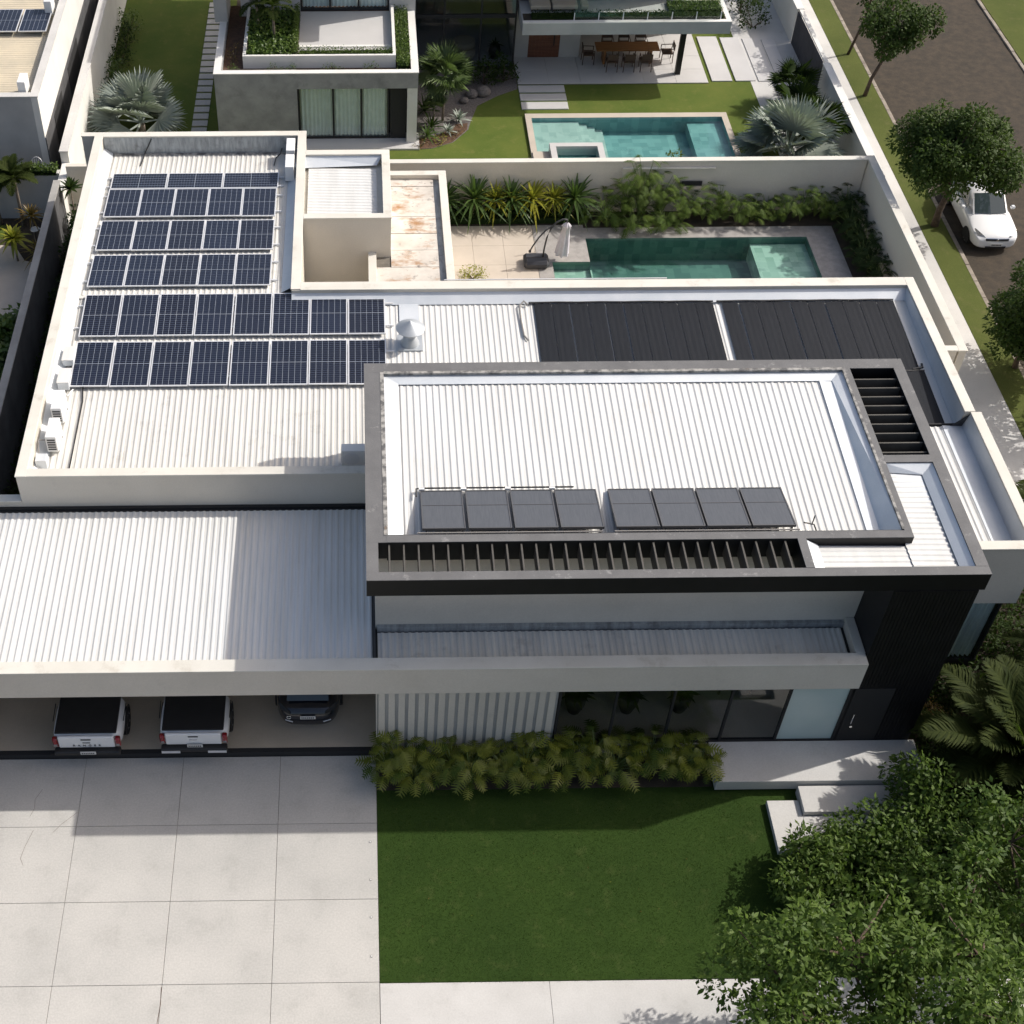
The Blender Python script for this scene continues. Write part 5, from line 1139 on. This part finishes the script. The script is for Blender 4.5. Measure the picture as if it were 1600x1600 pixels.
shrub('terrace_shrub', 'dry brownish shrub strip at the left edge of the roof terrace', -5.0, 52.6, 2.98, .28, .9, .2, 24, 800, .06, 'lf_rust', 340, lr=(.08, .15))
FT = [feather_frond(1.1, 30, .3, 'lf_palm', 400 + i, arch=.7) for i in range(3)]
feather_palm('small feathery palm with grey trunk on the roof terrace', -3.4, 53.3, 1.45, 12, 21, 1.0, -10, 70, meshes=FT, z=3.3, tr=.05); feather_palm('second feathery palm on the roof terrace, at the left', -4.1, 54.3, 1.2, 10, 22, 1.0, -10, 70, meshes=FT, z=3.3, tr=.05)
hedge('balcony_planting', 'grassy planting along the balcony edge of the rear house', 7.3, 15.5, 55.46, 56.0, 3.02, 3.18, 2600, .08, 'lf_dark', 99, cat='planting'); hedge('balcony_planting', 'lighter planting at the right end of the balcony', 13.2, 15.5, 56.02, 57.0, 3.02, 3.2, 1500, .08, 'lf_hedge', 101, cat='planting')
shrub('climbing_shrub', 'leafy shrub tip rising above the pool wall', 12.0, 46.1, 0, .35, .3, 2.7, 18, 800, .14, 'lf_hedge', 105)

# ------------------------------------------------------------------ left neighbour
N = thing('neighbour_house', 'house with beige ribbed roof and white parapet at the top left', 'house', (-14, 50, 0))
def npart(nm, m, *b): return part(nm, m, N, *b)
npart('wall', 'white_rough', -12.25, -12.0, 47.4, 70, -.05, 4.18); npart('wall', 'grey_wall', -25, -12.252, 47.4, 47.65, -.05, 4.18)
MB().box(-12.28, -11.97, 47.37, 70, 4.181, 4.22).build('coping', 'concrete2', N); MB().box(-25, -12.282, 47.37, 47.68, 4.181, 4.219).build('coping', 'concrete2', N)
nr = MB().quad((-25, 47.66, 3.8), (-12.26, 47.66, 3.8), (-12.26, 70, 3.8), (-25, 70, 3.8)).build('roof', 'roof_beige', N); lay_sheets(nr, -19.0, -12.35, 47.7, 61.0, 3.84, 3.84, 'roof_beige', alongx=True)
npart('plinth', 'dark_render', -11.999, -11.96, 47.41, 70, -.04, 2.45)
for a, b in ((49.3, 51.2), (53.0, 55.6)): npart('window', 'black_matt', -11.959, -11.94, a, b, .4, 2.3)
for i, (x, y) in enumerate(((-13.05, 53.65), (-14.25, 53.65), (-15.4, 53.65))): panel(x, y, 4.05, 0, f'solar panel on the beige neighbouring roof, {ORD[i]} from the right', 'solar panels on the beige roof')
ac(-12.62, 48.15, 3.95, 'white air conditioner on the beige roof near its corner', R(-90), .7); ac(-12.6, 54.6, 3.95, 'grey air conditioner on the beige roof at the top edge', R(-90), .7)
MB().box(-11.97, -11.31, 46.2, 80, -.055, -.01).build('alley', 'dark_pave', kind='structure'); MB().box(-30, -11.31, 26, 46.19, -.055, -.012).build('neighbour_garden', 'soil', kind='structure')
boundary('white rendered boundary wall running up beside the rear lawn', -11.30, -11.0, 46.4, 80, 2.5, 'white_rough', 'concrete2'); boundary('long boundary wall with grey coping left of the house', -11.22, -11.02, 20, 44.4, 2.5, 'dark_render', 'old_cap')
boundary('low linking piece of the left boundary wall', -11.25, -11.0, 44.46, 46.34, 2.0, 'white_rough', 'white_rough')
boundary('grey garden wall below the beige roofed house', -25, -11.33, 45.7, 45.9, 2.0, 'grey_wall', 'concrete2')
MB().prism([(-22, 38), (-11.35, 38.6), (-11.35, 43.2), (-11.9, 42.7), (-12.5, 42.9), (-13.0, 43.8), (-14, 44.0), (-22, 44)], -.05, .01).build('neighbour_patio', 'deck', kind='structure')
MB().prism([(-22, 44.0), (-13.9, 44.0), (-13.4, 44.5), (-13.6, 45.2), (-22, 45.4)], -.05, .012).build('neighbour_lawn', 'lawn_back', kind='structure')
MB().box(-10.99, -9.21, 20, 45.4, -.055, -.011).build('side_passage', 'soil', kind='structure')
lp = thing('garden_lamp', 'round white disc lamp on a short arm at the left boundary wall', 'lamp', (-12.0, 43.6, 0)); MB().lathe([(.02, .8), (.17, .84), (.17, .87), (.02, .9)], -12.1, 43.7, 20).build('disc', 'lamp_disc', lp); MB().tube([(-12.1, 43.7, .86), (-11.25, 43.75, .88)], .025, 6).build('arm', 'lamp_disc', lp); MB().box(-11.95, -11.5, 43.3, 43.6, 0, .5).build('box', 'char', lp)
wc = thing('garden_chair', 'pale rounded wire chair by the dark alley', 'chair', (-12.6, 46.9, 0)); mb = MB()
for k in range(7):
    u = -.25 + k * .083; hh = .45 * math.sqrt(max(0, 1 - (u / .28) ** 2)); mb.tube([(-12.4 + u, 46.9, .9), (-12.4 + u, 47.05, .9 + .5 + hh)], .008, 5)
mb.tube([(-12.4 + .28 * math.cos(a), 46.9 + .15 * math.sin(a), 1.35 + .5 * math.sin(a)) for a in [math.pi * j / 10 for j in range(11)]], .014, 6).build('back', 'alu', wc); MB().box(-12.68, -12.12, 46.5, 46.9, .84, .9).build('seat', 'alu', wc)
for sx in (-12.62, -12.2):
    for sy in (46.55, 46.85): MB().tube([(sx, sy, 0), (sx, sy, .84)], .015, 6).build('leg', 'alu', wc)
CRO = strap_mesh(40, .75, .12, 'lf_yel', 110, -20, 80, .6); RUS = strap_mesh(36, .8, .06, 'lf_rust', 111, -10, 80, .5); BRO = strap_mesh(26, .7, .22, 'lf_broad', 112, 0, 80, .5); PLU = strap_mesh(30, .55, .10, 'lf_dark', 113, 0, 75, .3)
for x, y, st, me, s, w in ((-12.75, 42.9, 1.0, CRO, 1.0, 'yellow leaved plant in the left garden'), (-12.2, 43.9, 1.3, RUS, .9, 'tall thin olive plant beside the yellow leaved plant'), (-11.75, 42.3, .8, RUS, 1.0, 'rust coloured plant next to the left boundary wall'), (-10.65, 44.3, 2.2, PLU, 1.0, 'dark rosette plant leaning over the boundary wall near the house corner'), (-12.1, 37.6, .9, BRO, 1.2, 'broad leaved plant by the patio, tallest one'), (-11.9, 36.4, .7, BRO, 1.1, 'broad leaved plant by the patio, middle one'),
                           (-12.6, 36.6, .8, BRO, 1.1, 'broad leaved plant by the patio, left one'), (-11.75, 35.3, .7, BRO, 1.0, 'broad leaved plant by the patio, nearest one'), (-12.0, 34.0, .8, BRO, 1.1, 'broad leaved plant at the left picture edge'), (-11.7, 38.9, .6, BRO, .9, 'broad leaved plant by the patio, farthest one')): strap_plant('leafy_plant', w, x, y, 0, st, me, s=s, az=x)
for i in range(8): shrub('garden_shrub', f'bright green broad leaved shrub left of the boundary wall, {ORD[i]} from the patio', -11.95 - .35 * (i % 2), 38.2 - i * .95, 0, .6, .6, 1.5, 26, 420, .22, 'lf_broad', 380 + i, wr=.55, group='shrubs left of the boundary wall')
feather_palm('feathery palm in front of the beige roofed house', -12.9, 45.2, 2.1, 16, 31, 1.0, -10, 75, meshes=FT, tr=.06); feather_palm('second feathery palm at the left picture edge', -13.8, 45.3, 1.9, 14, 32, 1.0, -10, 75, meshes=FT, tr=.06)
hedge('wall_climber', 'creeper along the top of the grey garden wall', -14.6, -11.35, 45.62, 46.0, 1.9, 2.25, 1500, .09, 'lf_hedge', 120)
for i in range(9):
    shrub('passage_shrub', f'dark shrub in the narrow side passage, {ORD[i]} from the rear', -10.35 + .2 * (i % 2), 44.0 - i * 1.15, 0, .45, .65, 1.9 - .05 * i, 30, 500, .16, 'lf_dark', 350 + i, group='shrubs in the side passage')

# ------------------------------------------------------------------ vehicles (built facing -Y in their own coordinates)
def loft(secs, close=True):
    """secs: list of (y, [(x,z)...]) half sections from bottom centre-line outwards to top centre-line; mirrored"""
    mb = MB(); n = None
    for y, half in secs:
        ring = [(x, y, z) for x, z in half] + [(-x, y, z) for x, z in reversed(half)]
        n = len(ring); mb.v += ring
    m = len(secs)
    for i in range(m - 1):
        for k in range(n): mb.f.append((i * n + k, i * n + (k + 1) % n, (i + 1) * n + (k + 1) % n, (i + 1) * n + k))
    if close: mb.f += [tuple(range(n)), tuple(range((m - 1) * n, m * n))[::-1]]
    return mb
def smooth_part(mb, nm, m, t, levels=2):
    o = mb.build(nm, m, t, smooth=True)
    md = o.modifiers.new('sub', 'SUBSURF'); md.levels = levels; md.render_levels = levels
    return o
def wheel(t, x, y, r, w=.2, rim='alloy'):
    s = 1 if x > 0 else -1
    def turn(mb): mb.v = [(x + zz * s, y + a, r + b) for a, b, zz in mb.v]; return mb
    ty = turn(MB().lathe([(r * .62, -w / 2), (r * .95, -w / 2), (r, -w * .3), (r, w * .3), (r * .95, w / 2), (r * .62, w / 2)], 0, 0, 24)).build('wheel', 'tyre', t, smooth=False)
    turn(MB().lathe([(r * .63, w * .28), (r * .63, w * .5), (r * .58, w * .52), (r * .55, w * .34), (.03, w * .34)], 0, 0, 24)).build('rim', 'char', ty)
    for k in range(5):
        a = 2 * math.pi * k / 5 + .3; c, s_ = math.cos(a), math.sin(a); q = .035
        turn(MB().add([(c * .04 - s_ * q, s_ * .04 + c * q, w * .47), (c * .04 + s_ * q, s_ * .04 - c * q, w * .47), (c * r * .6 + s_ * q, s_ * r * .6 - c * q, w * .51), (c * r * .6 - s_ * q, s_ * r * .6 + c * q, w * .51)], ((0, 1, 2, 3),))).build('spoke', rim, ty, fix=False)
def plate(t, x0, y, z, w=.40, h=.13, tilt=0, s=-1):
    p = MB().box(x0 - w / 2, x0 + w / 2, y - .008, y + .008, z, z + h).build('number_plate', 'plate', t)
    yy = y + s * .0085
    for k in range(7): MB().box(x0 - w * .42 + k * w * .122, x0 - w * .42 + k * w * .122 + w * .08, min(yy, yy + s * .002), max(yy, yy + s * .002), z + h * .22, z + h * .72).build('character', 'ink', p)

def hatchback():
    t = thing('parked_car', 'white hatchback parked under the street tree, facing the camera', 'car', (23.85, 45.05, -.12), R(-1.5), local=True)
    def sec(y, w, zt, zb=.22, wt=None, crown=.03):
        wt = wt or w * .9
        return (y, [(0, zb), (w * .86, zb), (w * .97, zb + .14), (w, .55), (w * .985, min(.78, zt - .02)), (wt, zt - .03), (wt * .55, zt + crown * .6), (0, zt + crown)])
    body = loft([sec(-2.08, .60, .58, .30, .5), sec(-2.02, .72, .68, .24), sec(-1.85, .82, .76, .2), sec(-1.45, .87, .83, .2), sec(-1.0, .88, .90, .2), sec(-.72, .88, .95, .2, .80), sec(.2, .88, .95, .2, .80), sec(1.2, .88, .97, .2, .80), sec(1.75, .86, .98, .22, .76), sec(2.05, .78, .96, .28, .66), sec(2.12, .66, .85, .34, .5)])
    smooth_part(body, 'body', 'paint', t)
    cab = loft([(-.78, [(0, .92), (.62, .92), (.70, .93), (.70, .94), (0, .97)]), (-.10, [(0, .92), (.74, .92), (.72, 1.15), (.62, 1.40), (0, 1.445)]), (.55, [(0, .92), (.76, .92), (.73, 1.18), (.60, 1.46), (0, 1.50)]), (1.35, [(0, .92), (.74, .92), (.70, 1.16), (.56, 1.41), (0, 1.45)]), (1.98, [(0, .9), (.66, .9), (.62, .94), (.58, .97), (0, .98)])])
    smooth_part(cab, 'roof', 'paint', t, 1)
    MB().add([(-.60, -.80, .975), (.60, -.80, .975), (.56, -.14, 1.415), (-.56, -.14, 1.415), (0, -.86, .985), (0, -.16, 1.45)], ((0, 4, 5, 3), (4, 1, 2, 5))).build('windscreen', 'carglass', t, fix=False)
    MB().add([(-.54, 1.95, 1.03), (.54, 1.95, 1.03), (.5, 1.42, 1.42), (-.5, 1.42, 1.42)], ((0, 3, 2, 1),)).build('rear_window', 'carglass', t, fix=False)
    for s in (-1, 1):
        MB().add([(s * .745, -.45, .985), (s * .775, .42, .99), (s * .66, .42, 1.40), (s * .655, .02, 1.37)], ((0, 1, 2, 3),)).build('side_window', 'carglass', t, fix=False)
        MB().add([(s * .775, .50, .99), (s * .745, 1.35, 1.0), (s * .645, 1.25, 1.36), (s * .66, .50, 1.40)], ((0, 1, 2, 3),)).build('side_window', 'carglass', t, fix=False)
        MB().add([(s * .60, -.86, .955), (s * .66, -.84, .95), (s * .60, -.12, 1.425), (s * .55, -.14, 1.435)], ((0, 1, 2, 3),)).build('pillar', 'paint', t, fix=False)
        o = MB().box(min(s * .86, s * 1.02), max(s * .86, s * 1.02), -.52, -.38, .95, 1.08).build('mirror', 'paint', t, bev=.03)
        MB().add([(s * .42, -2.015, .69), (s * .70, -1.90, .72), (s * .79, -1.62, .83), (s * .74, -1.60, .845), (s * .50, -1.93, .755)], ((0, 1, 2, 3, 4),)).build('headlight', 'headlight', t, fix=False)
        MB().add([(s * .45, -2.055, .36), (s * .68, -1.97, .37), (s * .70, -1.965, .44), (s * .46, -2.06, .45)], ((0, 1, 2, 3),)).build('fog_lamp_recess', 'trim', t, fix=False)
        for y in (-1.30, 1.28):
            wheel(t, s * .79, y, .31); MB().add([(s * .893, y + .36 * math.cos(a), .31 + .36 * math.sin(a)) for a in [math.pi * (-.12 + 1.24 * j / 12) for j in range(13)]], (tuple(range(13)),)).build('wheel_arch', 'trim', t, fix=False)
        MB().box(min(s * .872, s * .888), max(s * .872, s * .888), -.05, .10, .80, .83).build('door_handle', 'paint', t)
    gr_ = MB().add([(-.42, -2.085, .60), (.42, -2.085, .60), (.44, -2.05, .685), (-.44, -2.05, .685), (0, -2.115, .605), (0, -2.08, .695)], ((0, 4, 5, 3), (4, 1, 2, 5))).build('grille', 'trim', t, fix=False)
    MB().add([(-.42, -2.065, .688), (.42, -2.065, .688), (.40, -2.05, .705), (-.40, -2.05, .705), (0, -2.10, .70), (0, -2.085, .715)], ((0, 4, 5, 3), (4, 1, 2, 5))).build('grille_bar', 'chrome', t, fix=False)
    MB().tube([(0, -2.115, .65), (0, -2.085, .65)], .05, 14).build('badge', 'chrome', t)
    plate(t, 0, -2.135, .40, .42, .12)
    MB().box(-.38, .38, -2.11, -2.09, .30, .37).build('lower_grille', 'trim', t)
    return t
hatchback()

def text_mesh(s, size, ext):
    c = bpy.data.curves.new('lettering', 'FONT'); c.body = s; c.size = size; c.extrude = ext; c.align_x = 'CENTER'; c.space_character = 2.1
    o = bpy.data.objects.new('tmp', c); COL.objects.link(o); dg = bpy.context.evaluated_depsgraph_get()
    me = bpy.data.meshes.new_from_object(o.evaluated_get(dg)); COL.objects.unlink(o); bpy.data.objects.remove(o); return me

def pickup(label, x, y, letters, silver):
    """double cab pickup parked nose in: the tail faces -Y"""
    t = thing('pickup_truck', label, 'pickup', (x, y, .18), 0, 'white pickups in the garage', local=True)
    W = .90
    def sec(yy, w, zt, zb): return (yy, [(0, zb), (w * .9, zb), (w * .98, zb + .15), (w, .62), (w * .99, .86), (w * .955, zt), (0, zt)])
    # bed sides and floor, cab, bonnet
    smooth_part(loft([sec(.06, W * .93, 1.04, .48), sec(.16, W, 1.07, .45), sec(.9, W * 1.01, 1.08, .42), sec(1.60, W, 1.09, .4)]), 'bed', 'paint', t, 1)
    smooth_part(loft([sec(1.64, W, 1.1, .4), sec(2.4, W, 1.1, .38), sec(3.5, W, 1.08, .38), sec(4.6, W * .98, 1.02, .4), sec(5.1, W * .9, .92, .42), sec(5.25, W * .75, .8, .45)]), 'body', 'paint', t, 1)
    smooth_part(loft([(1.66, [(0, 1.05), (.78, 1.05), (.74, 1.2), (.70, 1.4), (0, 1.45)]), (1.95, [(0, 1.05), (.80, 1.05), (.77, 1.4), (.68, 1.72), (0, 1.78)]), (3.1, [(0, 1.05), (.80, 1.05), (.77, 1.4), (.67, 1.74), (0, 1.80)]), (4.0, [(0, 1.0), (.74, 1.0), (.70, 1.05), (.66, 1.08), (0, 1.1)])]), 'cab', 'paint', t, 1)
    MB().add([(-.62, 1.70, 1.28), (.62, 1.70, 1.28), (.58, 1.86, 1.62), (-.58, 1.86, 1.62)], ((0, 1, 2, 3),)).build('rear_window', 'carglass', t, fix=False)
    MB().add([(-.66, 3.98, 1.12), (.66, 3.98, 1.12), (.6, 3.2, 1.73), (-.6, 3.2, 1.73)], ((0, 1, 2, 3),)).build('windscreen', 'carglass', t, fix=False)
    # soft cover over the bed, tailgate
    cv = MB().box(-W * .885, W * .885, .075, 1.60, 1.075, 1.115).build('bed_cover', 'vinyl', t, bev=.03)
    tg = MB().box(-W * .80, W * .80, -.015, .055, .60, 1.05).build('tailgate', 'paint', t, bev=.018)
    MB().box(-.13, .13, -.03, -.014, .93, .975).build('handle', 'trim', tg, bev=.006); MB().box(-.10, .10, -.022, -.013, .80, .83).build('badge', 'chrome' if silver else 'trim', tg)
    if letters:
        me = text_mesh('RANGER', .11, .004); me.materials.append(K['char']); o = link('lettering', me, tg); o.location = (0, -.022, .665); o.rotation_euler = (R(90), 0, 0)
    for s in (-1, 1):
        MB().box(min(s * .50, s * .66), max(s * .50, s * .66), -.019, -.0145, .955, .972).build('badge', 'alu', tg)
        l_ = MB().box(min(s * W * .82, s * W * .97), max(s * W * .82, s * W * .97), -.02, .12, .62, .97).build('tail_light', 'redlight', t, bev=.03)
        MB().box(min(s * W * .84, s * W * .95), max(s * W * .84, s * W * .95), -.024, -.019, .66, .76).build('reversing_light', 'headlight', l_)
        for yy in (.98, 4.15):
            wheel(t, s * .80, yy, .38, .25); MB().add([(s * (W + .016), yy + .44 * math.cos(a), .38 + .44 * math.sin(a)) for a in [math.pi * (-.08 + 1.16 * j / 12) for j in range(13)]], (tuple(range(13)),)).build('wheel_arch', 'trim', t, fix=False)
        MB().tube([(s * (W + .01), .55, .985), (s * (W + .018), 1.1, .995)], .012, 6).build('bed_trim', 'trim', t)
        MB().box(min(s * .88, s * 1.1), max(s * .88, s * 1.1), 3.35, 3.5, 1.1, 1.3).build('mirror', 'paint', t, bev=.03)
        MB().add([(s * .815, 2.0, 1.12), (s * .815, 3.0, 1.12), (s * .70, 2.9, 1.66), (s * .71, 2.1, 1.64)], ((0, 1, 2, 3),)).build('side_window', 'carglass', t, fix=False)
        MB().add([(s * .62, 5.235, .72), (s * .80, 5.12, .74), (s * .82, 5.05, .86), (s * .64, 5.20, .86)], ((0, 1, 2, 3),)).build('headlight', 'headlight', t, fix=False)
    bm_ = MB().box(-W * .95, W * .95, -.14, .06, .40, .56).build('bumper', 'trim', t, bev=.03)
    if silver:
        for s in (-1, 1): MB().box(min(s * .36, s * .84), max(s * .36, s * .84), -.158, -.141, .42, .50).build('bumper_trim', 'alu', bm_)
    plate(t, .03, -.155 if not silver else -.07, .50 if not silver else .562, .40, .11)
    return t
pickup('white pickup with dark tonneau cover and lettered tailgate, the left of two', -7.17, 20.66, True, False)
pickup('white pickup with silver bumper corners, the right of two in the garage', -4.42, 20.72, False, True)

def suv():
    t = thing('parked_car', 'dark blue black car parked at the right end of the garage', 'car', (-1.48, 21.75, .18), 0, local=True)
    def sec(y, w, zt, zb=.22): return (y, [(0, zb), (w * .86, zb), (w * .97, zb + .14), (w, .6), (w * .97, zt - .12), (w * .86, zt), (0, zt + .03)])
    smooth_part(loft([sec(-.34, .50, .74, .36), sec(-.22, .68, .90, .30), sec(.0, .82, .99, .26), sec(.5, .88, 1.02, .22), sec(2.4, .89, 1.0, .2), sec(3.4, .87, .92, .2), sec(3.9, .74, .74, .25), sec(4.0, .6, .62, .3)]), 'body', 'paint_dark', t)
    smooth_part(loft([(-.02, [(0, .96), (.62, .96), (.64, 1.0), (.58, 1.04), (0, 1.06)]), (.55, [(0, .96), (.76, .96), (.71, 1.2), (.60, 1.47), (0, 1.52)]), (1.6, [(0, .96), (.78, .96), (.73, 1.2), (.62, 1.52), (0, 1.57)]), (2.2, [(0, .96), (.77, .96), (.71, 1.2), (.58, 1.44), (0, 1.48)]), (3.0, [(0, .94), (.70, .94), (.66, .96), (.6, .98), (0, 1.0)])]), 'cabin', 'paint_dark', t, 1)
    MB().add([(-.55, -.035, 1.065), (.55, -.035, 1.065), (.50, .50, 1.475), (-.50, .50, 1.475)], ((0, 1, 2, 3),)).build('rear_window', 'carglass', t, fix=False)
    for s in (-1, 1):
        MB().add([(s * .45, -.30, .82), (s * .72, -.14, .85), (s * .78, .02, .92), (s * .72, .0, .95), (s * .48, -.25, .90)], ((0, 1, 2, 3, 4),)).build('tail_light', 'trim', t, fix=False)
        MB().tube([(s * .40, -.335, .55), (s * .60, -.27, .56)], .014, 6).build('reflector', 'alu', t)
        for y in (.75, 3.2): wheel(t, s * .80, y, .33)
        MB().add([(s * .785, .7, 1.04), (s * .80, 1.7, 1.04), (s * .655, 1.6, 1.44), (s * .655, .9, 1.42)], ((0, 1, 2, 3),)).build('side_window', 'carglass', t, fix=False)
        MB().box(min(s * .86, s * 1.0), max(s * .86, s * 1.0), 2.5, 2.64, .98, 1.1).build('mirror', 'paint_dark', t, bev=.03)
    MB().tube([(-.50 + .055 * math.cos(a), -.30, .70 + .055 * math.sin(a)) for a in [2 * math.pi * k / 16 for k in range(17)]], .012, 6).build('badge', 'chrome', t)
    plate(t, .0, -.355, .70, .40, .12); return t
suv()
# two stones on the step of the garage
for i, x in enumerate((-4.62, -4.50)): MB().lathe([(.02, .176), (.035, .19), (.02, .215)], x, 20.90, 8).build('pebble', 'white', label=f'small white pebble on the black garage step, {["left", "right"][i]} one', cat='pebble', smooth=True)
# dark pots with plants behind the front glazing
for i, x in enumerate((5.6, 7.0, 8.4)):
    t = thing('floor_pot', f'dark tapered pot with a plant behind the front glazing, {ORD[i]} from left', 'pot', (x, 21.9, .44), group='pots behind the front glazing')
    MB().lathe([(.16, .44), (.27, .8), (.30, 1.15), (.26, 1.16)], x, 21.9, 18).build('pot', 'terracotta', t, smooth=True); link('leaves', strap_mesh(22, .55, .09, 'lf_dark', 500 + i), t).location = (0, 0, .7)
t = thing('low_table', 'pale low table on a dark rug inside the front room', 'table', (10.0, 22.6, .44)); MB().box(9.5, 10.5, 22.3, 22.9, .74, .80).build('top', 'white_rough', t, bev=.01)
for a in (9.55, 10.4):
    for b in (22.35, 22.8): MB().box(a, a + .05, b, b + .05, .44, .74).build('leg', 'chairwood', t)
